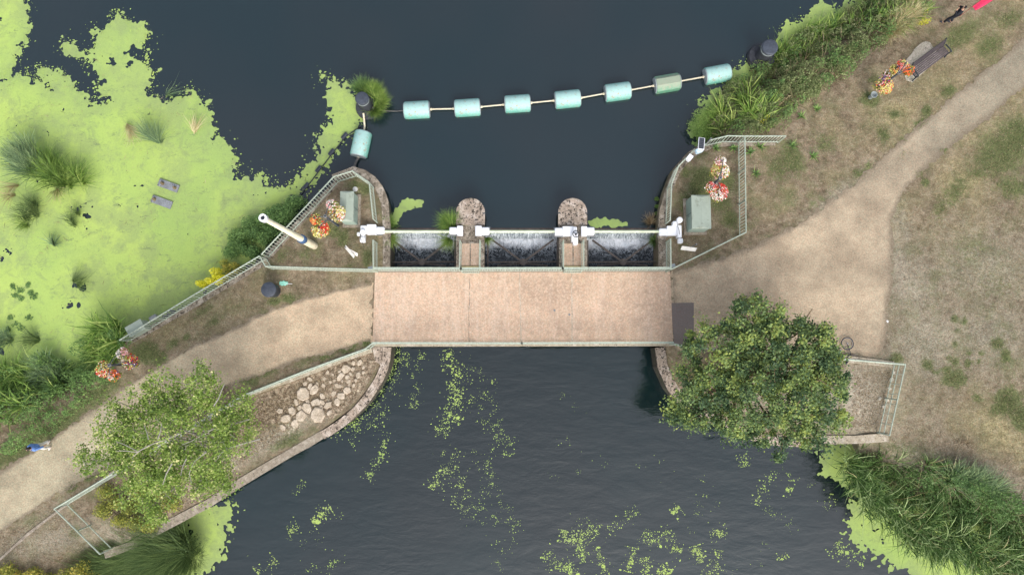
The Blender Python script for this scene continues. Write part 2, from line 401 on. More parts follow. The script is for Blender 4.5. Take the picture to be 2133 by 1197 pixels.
M['wood'] = simple('brown_slats', (.10, .082, .088, 1), .6, 0, .3, 6)
M['iron'] = simple('dark_iron', (.035, .045, .05, 1), .5, .3, .3, 5)
M['raft'] = simple('grey_board', (.22, .235, .25, 1), .7, 0, .3, 6, (.09, .06, .04, 1))
M['solar'] = simple('solar_cells', (.05, .055, .07, 1), .25, 0, .2, 4, spec=.5)
M['paleblue'] = simple('pale_blue_box', (.55, .72, .82, 1), .5, 0, .05, 3)
M['bark'] = simple('pale_bark', (.30, .285, .235, 1), .8, 0, .25, 5)
M['bark2'] = simple('brown_bark', (.20, .15, .085, 1), .85, 0, .35, 5)
M['rope'] = simple('grey_rope', (.14, .13, .12, 1), .8, 0, .3, 8)
M['red'] = simple('red_banner', (.72, .05, .14, 1), .5, 0, .25, 2)
M['redpole'] = simple('red_pole', (.35, .06, .05, 1), .5)
M['skin'] = simple('skin', (.50, .30, .21, 1), .6, 0, .05)
M['shirtblue'] = simple('blue_jacket', (.14, .26, .58, 1), .85, 0, .3, 9)
M['whitecloth'] = simple('white_trousers', (.66, .64, .60, 1), .85, 0, .12, 9)
M['darkcloth'] = simple('dark_clothing', (.018, .02, .028, 1), .85, 0, .4, 9)
M['hairdark'] = simple('dark_hair', (.018, .015, .014, 1), .6)
M['whiteshoe'] = simple('pale_shoe', (.6, .58, .55, 1), .7)
M['rubber'] = simple('tyre_rubber', (.03, .032, .04, 1), .7); M['alu'] = simple('bike_metal', (.35, .36, .38, 1), .3, .6)
M['tin'] = simple('pot_metal', (.33, .37, .38, 1), .5, .2)
def float_mat(name, paint, pale, top, rust, amt):
    t = NT(name, .5, 0, .4); v = t.pos(local=True)
    c = t.ramp(t.noise(3, 6, .7, v), [(.3, paint), (.72, pale)])
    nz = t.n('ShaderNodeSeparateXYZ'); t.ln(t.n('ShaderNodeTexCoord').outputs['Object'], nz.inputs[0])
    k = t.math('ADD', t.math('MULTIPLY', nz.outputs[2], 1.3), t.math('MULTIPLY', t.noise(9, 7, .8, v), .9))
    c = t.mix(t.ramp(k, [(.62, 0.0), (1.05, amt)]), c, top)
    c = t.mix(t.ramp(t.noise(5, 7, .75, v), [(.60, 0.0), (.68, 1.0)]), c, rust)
    t.col(c); return t.m
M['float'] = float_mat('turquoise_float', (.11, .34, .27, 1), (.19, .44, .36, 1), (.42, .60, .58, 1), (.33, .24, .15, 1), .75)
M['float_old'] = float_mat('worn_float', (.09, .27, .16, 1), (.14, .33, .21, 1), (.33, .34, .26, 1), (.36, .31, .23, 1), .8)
def weed_mat():
    t = NT('duckweed', .8, 0, .15)
    c = t.ramp(t.noise(.22, 5, .6), [(.3, (.315, .44, .122, 1)), (.7, (.39, .50, .13, 1))])
    c = t.mix(t.ramp(t.noise(.45, 8, .75), [(.48, 0.0), (.62, .62)]), c, (.26, .33, .13, 1))
    c = t.mix(t.ramp(t.noise(1.0, 9, .78, t.pos((1, 1, 1), .6), 1.2), [(.53, 0.0), (.65, .42)]), c, (.20, .25, .12, 1))
    c = t.mix(t.ramp(t.noise(1.5, 9, .85, t.pos((.7, 1.6, 1), 2.6)), [(.60, 0.0), (.68, .6)]), c, (.10, .13, .09, 1))
    c = t.mix(t.ramp(t.attr('thin'), [(.1, 0.0), (.9, .4)]), c, (.22, .29, .13, 1))
    c = t.mix(1.0, c, t.ramp(t.noise(16, 5, .85), [(.32, .91), (.68, 1.08)]), 'MULTIPLY')
    t.col(c); t.bump(t.noise(14, 4, .8), .02, .4); return t.m
M['weed'] = weed_mat()
def F3(*cs): return [(i/(len(cs)-1), tuple(c)+(1,)) for i, c in enumerate(cs)]
M['lf_right'] = foliage('dark_green_leaves', F3((0.070, 0.125, 0.060), (0.161, 0.238, 0.092), (0.258, 0.356, 0.113), (0.380, 0.440, 0.110)), 0.3)
M['lf_left'] = foliage('light_green_leaves', F3((0.143, 0.228, 0.054), (0.253, 0.374, 0.078), (0.388, 0.504, 0.121), (0.774, 0.720, 0.367)), 0.4)
M['lf_reed'] = foliage('reed_blades', F3((0.083, 0.153, 0.036), (0.140, 0.246, 0.048), (0.241, 0.377, 0.073), (0.483, 0.580, 0.171)), 0.3)
M['lf_reedgrey'] = foliage('blue_green_reed', F3((0.089, 0.146, 0.083), (0.149, 0.235, 0.124), (0.252, 0.358, 0.165), (0.416, 0.520, 0.247)), 0.3)
M['lf_tuss'] = foliage('olive_tussock', F3((0.062, 0.108, 0.036), (0.113, 0.176, 0.057), (0.168, 0.244, 0.072), (0.270, 0.337, 0.123)), 0.3)
M['lf_nettle'] = foliage('nettle_leaves', F3((0.091, 0.173, 0.057), (0.149, 0.259, 0.082), (0.231, 0.363, 0.106), (0.396, 0.536, 0.163)), 0.3)
M['lf_cress'] = foliage('bright_water_plant', F3((0.103, 0.184, 0.052), (0.184, 0.299, 0.069), (0.287, 0.414, 0.103), (0.380, 0.506, 0.138)), 0.3)
M['lf_scrub'] = foliage('mixed_scrub_leaves', F3((0.092, 0.127, 0.050), (0.171, 0.217, 0.080), (0.292, 0.335, 0.145), (0.554, 0.536, 0.318)), 0.3)
M['lf_reedlow'] = foliage('dark_reed_blades', F3((0.041, 0.077, 0.023), (0.074, 0.147, 0.036), (0.149, 0.252, 0.065), (0.567, 0.700, 0.325)), .25)
M['lf_yel'] = foliage('yellow_leaves', F3((.55, .58, .05), (.75, .72, .05), (.85, .80, .06), (.88, .84, .15)), .3)
M['lf_olive'] = foliage('yellow_olive_leaves', F3((0.168, 0.204, 0.048), (0.324, 0.348, 0.072), (0.504, 0.456, 0.084), (0.480, 0.312, 0.072)), 0.3)
M['lf_straw'] = foliage('straw', F3((.30, .24, .11), (.48, .40, .20), (.62, .54, .30), (.7, .63, .4)))
M['lf_brown'] = foliage('dead_stems', F3((.10, .07, .04), (.22, .16, .09), (.36, .28, .17), (.45, .38, .25)))
M['lf_lawn'] = foliage('lawn_blades', F3((0.077, 0.121, 0.036), (0.132, 0.182, 0.060), (0.220, 0.264, 0.096), (0.374, 0.341, 0.180)), 0.3)
FL = {'yel': (.72, .66, .22), 'white': (.85, .80, .72), 'pink': (.75, .38, .36), 'red': (.72, .06, .04), 'orange': (.85, .18, .05), 'purple': (.16, .08, .30)}
for k_, c_ in FL.items(): M['fl_'+k_] = simple(k_+'_petals', c_+(1,), .7, 0, .2, 20)

# ------------------------------------------------------------ land
NAT_L = [(-700, 830), (-250, 810), (0, 795), (120, 775), (205, 722), (262, 712)]
NAT_R = [(1476, 296), (1490, 262), (1545, 185), (1620, 125), (1700, 70), (1780, 20), (1860, -50), (2000, -220), (2300, -600)]
NAT_SE = [(1850, 911), (1795, 918), (1815, 955), (1880, 1010), (1980, 1060), (2133, 1120), (2500, 1290), (3000, 1500)]
NAT_SW = [(232, 1146), (205, 1165), (150, 1215), (80, 1300), (-50, 1500)]
LEFT = NAT_L+[(545, 546), (547, 538), (697, 377), (735, 360), (772, 378), (792, 405), (801, 450), (803, 560), (797, 722),
        (792, 765), (770, 806), (735, 850), (680, 890), (600, 937), (490, 1000), (430, 1040), (330, 1092)]+NAT_SW+[(-700, 1500)]
RIGHT = NAT_R+[(3200, -600), (3200, 1500)]+NAT_SE[::-1]+[(1700, 912), (1600, 905), (1520, 880), (1440, 840), (1408, 800), (1390, 760),
        (1385, 722), (1372, 560), (1371, 450), (1382, 400), (1400, 352), (1432, 316)]
WL, WR = PA(LEFT), PA(RIGHT)
NATW = [PA(a) for a in (NAT_L, NAT_R, NAT_SE, NAT_SW)]
HNAT = [PA(a) for a in (NAT_L[:-1], NAT_R[1:], NAT_SE[2:], NAT_SW[1:])]
def ground_z(x, y):
    x = np.asarray(x, float); y = np.asarray(y, float); d = np.full(x.shape, 9.)
    for l in HNAT: d = np.minimum(d, seg_dist(x, y, l))
    t = np.clip(d/1.5, 0, 1); t = t*t*(3-2*t)
    return -1.15*(1-t) + .05*fbm(x, y, .8, 3, 5)*np.clip(d-1.5, 0, 1)
def blobs(X, Y, items):
    """items: px,py,radius_px(x),radius_px(y),rot deg,strength"""
    A = np.zeros(X.shape)
    for it in items:
        px, py, rx, ry, ro, s = it; c = P(px, py); a = math.radians(ro); dx = X-c.x; dy = Y-c.y
        u = (dx*math.cos(a)+dy*math.sin(a))/(rx/40); v = (-dx*math.sin(a)+dy*math.cos(a))/(ry/40)
        A = np.maximum(A, s*np.exp(-(u*u+v*v)*.9))
    return A
GREEN = [(2000, 75, 55, 25, 35, .8), (2060, 95, 40, 25, 35, .7), (2100, 40, 60, 30, 20, .5), (1930, 230, 12, 14, 0, .9), (1862, 238, 14, 8, 0, 1), (1812, 207, 20, 16, 0, 1.2),
 (1925, 250, 14, 12, 0, .7), (1915, 262, 18, 10, 30, .9), (1883, 290, 8, 7, 0, .9), (1880, 320, 14, 8, 40, .8), (1840, 280, 14, 18, 0, .8), (1975, 190, 20, 12, 30, .9), (1820, 165, 18, 12, 0, .6),
 (1790, 360, 16, 12, 0, .7), (1810, 345, 10, 8, 0, .7), (1650, 330, 30, 45, 20, .75), (1620, 350, 30, 30, 0, .6), (1720, 300, 30, 25, 0, .55), (1600, 300, 30, 12, 0, .5), (1700, 420, 40, 15, 35, .4),
 (2085, 320, 60, 45, 30, .95), (2120, 280, 40, 40, 0, .9), (2040, 360, 35, 20, 0, .55), (2110, 390, 40, 30, 0, .7), (1927, 380, 10, 9, 0, 1.1), (1963, 312, 12, 7, 35, 1), (1912, 362, 10, 7, 30, .9),
 (1990, 400, 40, 25, 50, .6), (1960, 430, 40, 20, 60, .5), (2020, 520, 60, 30, 20, .35), (2080, 600, 60, 40, 0, .35),
 (1988, 664, 9, 9, 0, 1.1), (2008, 668, 7, 9, 0, 1), (1993, 690, 6, 6, 0, .9), (1990, 717, 8, 6, 0, 1), (2077, 715, 16, 10, 0, 1.1), (2095, 740, 11, 14, 0, 1.1), (1977, 745, 7, 6, 0, 1), (1990, 752, 9, 9, 0, 1),
 (2016, 757, 8, 11, 0, 1), (2018, 735, 6, 6, 0, .9), (2043, 735, 6, 8, 0, .9), (2038, 753, 6, 6, 0, .8), (1987, 788, 26, 18, 0, 1.15), (1972, 770, 12, 8, 0, .9), (2100, 835, 28, 28, -25, 1.2), (2130, 870, 25, 25, 0, 1.2), (2085, 848, 25, 14, 20, 1),
 (1867, 747, 14, 12, 0, 1.1), (1932, 758, 15, 11, -30, 1), (1950, 778, 9, 6, 0, .9), (2035, 828, 14, 8, -20, .8),
 (570, 627, 13, 9, 0, 1.1), (602, 622, 12, 10, 0, 1.1), (590, 618, 8, 6, 0, .8), (305, 733, 28, 22, -10, 1.15), (330, 745, 20, 18, 0, .9), (360, 715, 14, 9, 35, .9), (388, 702, 9, 8, 0, .9), (450, 665, 30, 12, 30, .5), (420, 650, 30, 14, 30, .5),
 (500, 640, 40, 14, 30, .4), (690, 480, 22, 14, -20, 1.1), (715, 497, 14, 18, 0, 1.0), (730, 555, 22, 8, 0, .5), (740, 385, 25, 12, 0, .6), (762, 395, 14, 14, 0, .8), (640, 530, 40, 20, 0, .45), (590, 530, 25, 18, 20, .5), (765, 540, 12, 24, 0, .8),
 (1465, 370, 28, 25, 0, 1.0), (1455, 395, 20, 30, 20, 1.0), (1430, 430, 14, 28, 0, .8), (1500, 420, 30, 25, 0, .7), (1520, 455, 18, 22, 0, .8), (1430, 360, 20, 20, 0, .6), (1515, 380, 20, 30, 0, .7), (1480, 540, 15, 6, 20, .5), (1530, 300, 14, 10, 0, .5), (1455, 320, 30, 14, 0, .5),
 (725, 725, 18, 10, 20, .95), (765, 712, 14, 9, 0, 1.05), (680, 742, 20, 8, 20, .8), (640, 752, 30, 8, 20, .6), (560, 775, 30, 9, 20, .6), (520, 795, 25, 12, 0, .7), (605, 910, 26, 14, 30, 1.2), (580, 925, 22, 10, 30, 1.0),
 (150, 1015, 14, 9, 20, .9), (190, 990, 20, 10, 30, .8), (155, 1110, 12, 14, 0, .9), (60, 925, 60, 16, 38, 1.0), (130, 880, 70, 16, 38, 1.0), (210, 815, 50, 18, 38, 1.0), (0, 960, 50, 14, 35, .8), (260, 1060, 50, 40, 20, .7), (1950, 960, 160, 22, -18, .5)]
DRY = [(1900, 220, 160, 70, 35, .75), (2080, 250, 100, 60, 35, .7), (2050, 60, 130, 60, 30, .55), (1980, 420, 90, 90, 50, .6), (1640, 395, 25, 14, 0, .6), (450, 650, 150, 25, 32, .5), (2050, 900, 150, 50, -25, .7), (1900, 860, 50, 60, 0, .5), (1750, 300, 60, 60, 40, .4), (1700, 130, 40, 40, 30, .5)]
GREY = [(2050, 560, 140, 90, 0, .8), (1900, 600, 70, 110, 0, .8), (1920, 720, 90, 90, 0, .9), (2060, 700, 110, 90, 0, .85), (1880, 470, 25, 60, 15, .7), (1980, 1000, 160, 50, -20, .9), (1740, 410, 90, 18, 38, .7), (1920, 860, 90, 60, -20, .4),
 (60, 1110, 120, 22, 38, .6), (130, 1120, 60, 25, 20, .9), (180, 1140, 40, 20, 0, .9)]
PALE = [(1790, 830, 60, 75, 0, 1.0), (1700, 830, 80, 75, 0, 1.0), (1600, 820, 80, 60, 0, .8), (600, 895, 60, 16, 30, 1), (540, 930, 60, 18, 30, 1), (480, 965, 50, 18, 30, .9), (645, 868, 30, 14, 0, .9), (400, 1010, 60, 20, 30, .6), (240, 1110, 50, 30, 10, .7), (110, 1125, 70, 18, 15, .7), (1990, 990, 90, 18, -25, .6), (2080, 1010, 80, 30, -20, .6), (1875, 560, 14, 70, 0, .6), (1905, 600, 40, 40, 0, .4), (1940, 690, 60, 50, 0, .35)]
MULCH = [[(772, 722), (792, 745), (770, 790), (735, 838), (690, 872), (640, 865), (560, 885), (470, 930), (340, 1010), (280, 990), (420, 890), (520, 832)],
         [(250, 1010), (400, 1000), (420, 1040), (260, 1130), (225, 1080)]]
def build_ground(name, poly, x0, x1, y0, y1, step=.2):
    xs = np.arange(x0, x1, step); ys = np.arange(y0, y1, step); X, Y = np.meshgrid(xs, ys)
    F = sdf(X, Y, poly)-.03; dn = np.full(X.shape, 9.)
    for l in NATW: dn = np.minimum(dn, seg_dist(X, Y, l))
    F = F+np.where(dn < 1.5, (1.5-dn)/1.5*.5*fbm(X, Y, 1.2, 4, 3), 0)
    V, faces, segs = march(F, xs, ys); z = ground_z(V[:, 0], V[:, 1])
    n = len(V); V3 = np.column_stack([V, z]); used = {}
    ext = []; fs = list(faces)
    for a, b in segs:
        for q in (a, b):
            if q not in used: used[q] = n+len(ext); ext.append((V[q, 0], V[q, 1], -2.8))
        fs.append((a, b, used[b], used[a]))
    V3 = np.vstack([V3, np.array(ext)]) if ext else V3
    me = bpy.data.meshes.new(name); me.from_pydata([tuple(map(float, v)) for v in V3], [], [tuple(map(int, f)) for f in fs]); me.update()
    x, y = V3[:, 0], V3[:, 1]; mul = np.zeros(len(x))
    for p in MULCH: mul = np.maximum(mul, np.clip(.5+sdf(x, y, PA(p))*2.5+.5*fbm(x, y, 2, 4, 2), 0, 1))
    grassy = np.clip(.75+fbm(x, y, .25, 3, 44)*1.6, 0, 1)
    for a, v in (('green', blobs(x, y, GREEN)), ('dry', blobs(x, y, DRY)), ('grey', blobs(x, y, GREY)), ('mulch', mul), ('pale', blobs(x, y, PALE)), ('grassy', grassy)):
        at = me.attributes.new(a, 'FLOAT', 'POINT'); at.data.foreach_set('value', np.asarray(v, np.float32))
    smooth_mesh(me, 60); o = link(name, me, M['ground']); return tag(o, kind='structure')
build_ground('ground', WL, -42, -5, -24, 12)
build_ground('ground', WR, 6, 46, -26, 30)
b = MB(); b.box((0, 0, -3.2), (500, 500, .4)); tag(b.obj('river_bed', M['bed']), kind='structure')
def sheet(name, poly, z, mat, step=.12, jit=.12, field=None, attr=None, kind='structure', sc=1.5, fine=0):
    xs_ = [p[0] for p in poly]; ys_ = [p[1] for p in poly]
    xs = np.arange(min(xs_)-.5, max(xs_)+.5, step); ys = np.arange(min(ys_)-.5, max(ys_)+.5, step); X, Y = np.meshgrid(xs, ys)
    F = np.minimum(sdf(X, Y, poly), .85)+jit*2*fbm(X, Y, sc, 5, 11) if jit < .4 else np.clip(sdf(X, Y, poly), -9, .6)+.8*fbm(X, Y, .9, 3, 11)+1.1*fbm(X, Y, 3.6, 4, 15)+.45*(vnoise(X*8, Y*8, 3)-.5)
    if fine: F = F+fine*(vnoise(X*7, Y*7, 5)-.5)+fine*.7*(vnoise(X*3.1, Y*3.1, 8)-.5)
    if field is not None: F = np.minimum(F, field(X, Y))
    V, faces, segs = march(F, xs, ys)
    me = bpy.data.meshes.new(name); zz = z(V[:, 0], V[:, 1]) if callable(z) else np.full(len(V), z)
    me.from_pydata([(float(a), float(c), float(d)) for (a, c), d in zip(V, zz)], [], faces); me.update()
    if attr:
        for k, fn in attr.items():
            at = me.attributes.new(k, 'FLOAT', 'POINT'); at.data.foreach_set('value', np.asarray(fn(V[:, 0], V[:, 1]), np.float32))
    return tag(link(name, me, mat), kind=kind)
GZ = lambda x, y: ground_z(x, y)+.012
PATHW = [(-700, 1330), (-200, 1085), (0, 985), (105, 916), (202, 846), (270, 800), (337, 758), (395, 723), (482, 688), (569, 643), (615, 628), (700, 605), (779, 590),
         (777, 707), (713, 727), (661, 742), (610, 752), (545, 781), (480, 800), (400, 850), (300, 920), (188, 993), (105, 1038), (0, 1107), (-200, 1230), (-700, 1530)]
PATHE = [(1397, 569), (1440, 553), (1500, 536), (1567, 514), (1620, 488), (1690, 447), (1775, 383), (1817, 346), (1866, 303), (1929, 247), (2016, 174), (2133, 83), (2500, -190),
         (2500, -80), (2133, 182), (2044, 256), (2006, 282), (1964, 320), (1918, 358), (1880, 405), (1857, 461), (1860, 524), (1856, 597), (1850, 640), (1846, 700), (1838, 742), (1600, 738), (1404, 735)]
EDGE = lambda pl, w=.32: (lambda x, y: np.clip(1-sdf(x, y, PA(pl))/w, 0, 1)*(np.abs(x-P(1087, 640).x) > 7.85))
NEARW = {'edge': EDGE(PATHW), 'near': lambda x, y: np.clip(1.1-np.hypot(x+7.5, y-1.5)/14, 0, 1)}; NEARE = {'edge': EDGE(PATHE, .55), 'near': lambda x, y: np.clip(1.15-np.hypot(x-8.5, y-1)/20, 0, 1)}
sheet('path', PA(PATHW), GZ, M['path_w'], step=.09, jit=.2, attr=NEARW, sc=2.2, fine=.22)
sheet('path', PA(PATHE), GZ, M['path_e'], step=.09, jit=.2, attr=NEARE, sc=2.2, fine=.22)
b = MB(); b.prism(PA([(1397.5, 631), (1445, 630), (1445, 720), (1404, 720)]), .014, .024); tag(b.obj('tarmac', M['asph']), kind='structure')
# water --------------------------------------------------------
ylip = P(900, 478, ZU).y
def grid_plane(name, x0, x1, y0, y1, z, mat, n=2, attr=None):
    xs = np.linspace(x0, x1, n); ys = np.linspace(y0, y1, n); X, Y = np.meshgrid(xs, ys)
    V = np.column_stack([X.ravel(), Y.ravel(), np.full(X.size, z)])
    F = [(i*n+j, i*n+j+1, (i+1)*n+j+1, (i+1)*n+j) for i in range(n-1) for j in range(n-1)]
    me = np_mesh(name, V, F, {k: f(V[:, 0], V[:, 1]) for k, f in (attr or {}).items()}); return tag(link(name, me, mat), kind='structure')
grid_plane('upper_water', -120, 120, ylip, 120, ZU, M['w_up'])
me = bpy.data.meshes.new('backwater'); pp_ = PA([(-6000, 1600), (-600, 1000), (0, 850), (262, 745), (545, 565), (620, 478), (-6000, 478)], ZU)
me.from_pydata([(a, min(c, ylip), ZU) for a, c in pp_], [], [tuple(range(len(pp_)-1, -1, -1))]); me.update(); tag(link('backwater', me, M['w_up']), kind='structure')
ypool = P(900, 566, ZL).y
grid_plane('lower_water', -120, 120, -120, ypool, ZL, M['w_lo'])
def foamf(x, y):
    d = ylip-y; return np.clip(1.0*np.exp(-((d-.55)/.42)**2)*(1+1.9*fbm(x, y, .9, 3, 9))+.12*(d < 1.3), 0, 1)
grid_plane('weir_pool_water', P(798, 520, ZL).x, P(1378, 520, ZL).x, ypool, ylip, ZL+.004, M['foam'], 70, {'foam': foamf, 'lace': lambda x, y: np.clip(1.4-(ylip-y)/1.6, 0, 1)})
# duckweed -----------------------------------------------------
Z1 = [(20, 510), (80, 480), (160, 450), (200, 480), (250, 510), (330, 580), (300, 520), (235, 470), (240, 405), (290, 440), (370, 430), (440, 490), (480, 560), (540, 600), (550, 660), (640, 650), (700, 620), (640, 600), (610, 560), (620, 470), (540, 390), (460, 350), (395, 320), (420, 255), (480, 320), (560, 320), (600, 280), (560, 200), (640, 200), (690, 150), (700, 70), (760, 90), (800, 140), (890, 170), (925, 230), (890, 270), (925, 330), (930, 380), (905, 410), (965, 455), (950, 520), (920, 580), (985, 600), (1040, 630), (1120, 605), (1160, 560), (1220, 570), (1250, 640), (1300, 690), (1320, 780), (1345, 845), (1390, 900), (1440, 950), (1480, 1010), (1470, 1090), (1600, 1110)]
MAIN = [(-300, 175), (0, 172)]+[(a/2.993, b_/2.993) for a, b_ in Z1]+[(545, 362), (552, 372), (560, 388), (600, 388), (622, 378), (640, 366), (632, 400), (612, 420), (580, 450), (560, 500), (540, 545), (400, 640), (255, 715), (160, 800), (0, 830), (-400, 860)]
NWP = [(-400, -200), (30, -200), (55, -20), (62, 55), (45, 105), (25, 140), (0, 165), (-400, 200)]
STRIP = [(615, 402), (600, 385), (625, 372), (640, 350), (665, 332), (655, 292), (670, 268), (690, 250), (688, 215), (675, 180), (670, 152), (690, 165), (715, 170), (738, 190), (752, 225), (758, 250), (735, 275), (700, 312), (672, 345), (650, 375), (630, 400)]
EBANK = [(1436, 275), (1445, 240), (1470, 205), (1505, 195), (1510, 165), (1545, 130), (1600, 120), (1620, 90), (1625, 55), (1660, 45), (1690, 30), (1710, 8), (1740, 25), (1790, -10), (1900, -100), (1950, -60), (1800, 90), (1600, 230), (1500, 290), (1450, 300)]
SEP = [(1700, 918), (1800, 912), (1850, 960), (1900, 1030), (2050, 1090), (2300, 1200), (2300, 1400), (1900, 1260), (1905, 1195), (1868, 1182), (1830, 1165), (1790, 1132), (1765, 1100), (1768, 1065), (1785, 1040), (1778, 1010), (1735, 1000), (1712, 985), (1716, 950)]
SWP = [(380, 1075), (420, 1045), (455, 1050), (495, 1040), (497, 1062), (475, 1085), (477, 1120), (462, 1140), (466, 1155), (440, 1185), (400, 1215), (200, 1300), (180, 1200), (300, 1120)]
def holes(X, Y):
    d = fbm(X, Y, .55, 6, 21); e = fbm(X, Y, 2.0, 5, 31)
    return .34-d-.85*e
def thin_of(poly):
    return lambda x, y: np.clip(1-sdf(x, y, poly)/.9, 0, 1)*.9+np.clip(fbm(x, y, .35, 5, 60)*3, 0, .9)*(x < -9)*(y > 2)
WK = [0]
def weed(name, pts, z, j=.45, sc=1.3):
    WK[0] += 1; p = PA(pts, z); o = sheet(name, p, z+.004+WK[0]*.002, M['weed'], .06, j, holes, {'thin': thin_of(p)}, 'stuff', sc); return o
for nm, pts, z, lab in (('duckweed', MAIN, ZU, 'broad lime green duckweed mat filling the backwater on the left'), ('duckweed', NWP, ZU, 'lime green duckweed patch in the top left corner'),
        ('duckweed', STRIP, ZU, 'narrow duckweed drift caught along the small floats'), ('duckweed', EBANK, ZU, 'pale duckweed fringe below the overgrown right bank'),
        ('duckweed', SEP, ZL, 'duckweed fringe around the reeds at bottom right'), ('duckweed', SWP, ZL, 'duckweed patch beside the dark tussock at bottom left')):
    tag(weed(nm, pts, z), lab, 'duckweed')
for pts, lab in (([(812, 470), (822, 440), (835, 425), (850, 415), (878, 420), (880, 430), (850, 436), (838, 452), (826, 466)], 'small ragged duckweed drift in front of the left weir bay'),
                 ([(1226, 460), (1262, 454), (1298, 462), (1308, 470), (1280, 474), (1230, 472)], 'long duckweed raft against the right weir gate')):
    tag(weed('duckweed', pts, ZU, .3, 4), lab, 'duckweed')
# loose specks on the lower pool: little irregular flakes along drift lines
STR = [([(760, 745), (800, 800), (770, 850), (710, 890)], 38, 620, .5), ([(880, 730), (870, 790), (860, 850)], 12, 120, .5), ([(850, 735), (820, 760), (800, 800)], 22, 260, .6), ([(705, 880), (800, 880)], 14, 110, .6),
 ([(805, 900), (800, 935), (785, 965), (765, 1000)], 5, 130, 1.0), ([(925, 730), (950, 800), (945, 860), (930, 900)], 16, 330, .9), ([(960, 740), (1000, 800), (1030, 880), (1050, 930)], 25, 260, .4), ([(955, 815), (930, 880), (915, 910)], 10, 120, 1.0),
 ([(930, 960), (910, 1000), (900, 1018)], 6, 110, .8), ([(930, 900), (950, 1000), (960, 1060), (1040, 1075)], 20, 260, .6), ([(1000, 930), (1030, 1010), (1060, 1070), (1040, 1190)], 22, 230, .4), ([(1035, 905), (1060, 950)], 12, 60, .4),
 ([(1180, 1105), (1175, 1130), (1215, 1120), (1240, 1100)], 10, 240, .9), ([(1215, 1110), (1270, 1100), (1330, 1065)], 10, 130, .6), ([(1130, 1155), (1165, 1180), (1195, 1180), (1190, 1200)], 8, 200, .8), ([(1205, 1125), (1215, 1170)], 6, 100, .6), ([(1245, 1140), (1260, 1190)], 4, 80, .8), ([(1320, 1140), (1310, 1190)], 7, 110, .8),
 ([(1340, 1110), (1370, 1130), (1400, 1105)], 16, 150, .8), ([(1345, 1160), (1350, 1197)], 6, 90, .8), ([(1375, 1180), (1395, 1195)], 10, 110, 1.2), ([(1400, 1145), (1420, 1150)], 8, 60, 1.0), ([(1450, 1135), (1460, 1170)], 10, 130, 1.1), ([(1480, 1115), (1515, 1110)], 6, 70, .9), ([(1495, 1145), (1490, 1180)], 5, 50, .8), ([(1470, 1180), (1490, 1200)], 10, 60, .9),
 ([(1400, 1068), (1415, 1056)], 5, 60, 1.3), ([(1610, 980), (1600, 1005), (1580, 1030), (1575, 1050)], 6, 90, .8), ([(1550, 945), (1555, 970)], 8, 60, .8), ([(1640, 1015), (1650, 1020)], 4, 40, 1.2), ([(1645, 985), (1645, 1000)], 3, 25, .6), ([(1700, 1000), (1730, 1060), (1760, 1080)], 20, 40, .4),
 ([(1575, 1050), (1640, 1100), (1700, 1080)], 12, 40, .3), ([(1740, 1130), (1760, 1160), (1790, 1160), (1800, 1180)], 12, 120, 1.1), ([(1615, 1175), (1640, 1155)], 4, 30, .9), ([(650, 1085), (690, 1060)], 7, 130, 1.2), ([(600, 1105), (620, 1095)], 6, 50, .9), ([(540, 1197), (575, 1165)], 8, 70, .9), ([(690, 1197), (700, 1165)], 5, 40, .6), ([(615, 1030), (630, 1000)], 6, 30, .6), ([(700, 920), (700, 880)], 8, 50, .6),
 ([(560, 1100), (720, 1150)], 60, 70, .25), ([(1100, 900), (1600, 1150)], 130, 160, .2), ([(800, 740), (796, 770), (760, 830), (700, 885)], 5, 160, .9)]
V = []; Fc = []
for line, w, n, s in STR:
    pts = [P(a, c, ZL) for a, c in line]; Ls = [(pts[i+1]-pts[i]).length for i in range(len(pts)-1)]; T = sum(Ls)
    cl = [(random.random()*T, random.gauss(0, w/40*.6)) for _ in range(max(3, n//7))]
    for _ in range(int(n*1.25)):
        u, off = random.choice(cl); sg = random.choice((.06, .10, .25)); u = min(max(u+random.gauss(0, sg*1.4), 0), T); off += random.gauss(0, sg); i = 0
        while i < len(Ls)-1 and u > Ls[i]: u -= Ls[i]; i += 1
        d = (pts[i+1]-pts[i]).normalized(); p = pts[i]+d*u+Vector((-d.y, d.x, 0))*off
        r = (.016+.034*random.random()**3)*(.65+.6*s)*(random.uniform(1.8, 3) if s >= .8 and random.random() < .02 else 1); a0 = random.random()*6.3; m = random.choice((4, 5, 6)); el = random.uniform(.5, 1)
        base = len(V)
        for k in range(m):
            a = a0+2*math.pi*k/m; rr = r*random.uniform(.6, 1.2); V.append((p.x+rr*math.cos(a), p.y+rr*el*math.sin(a), ZL+.006+(len(Fc) % 7)*.0006))
        Fc.append(tuple(range(base, base+m)))
me = bpy.data.meshes.new('duckweed_flakes'); me.from_pydata(V, [], Fc); me.update()
tag(link('duckweed_flakes', me, M['weed']), 'loose duckweed flakes drifting in lines over the lower pool', 'duckweed', kind='stuff')

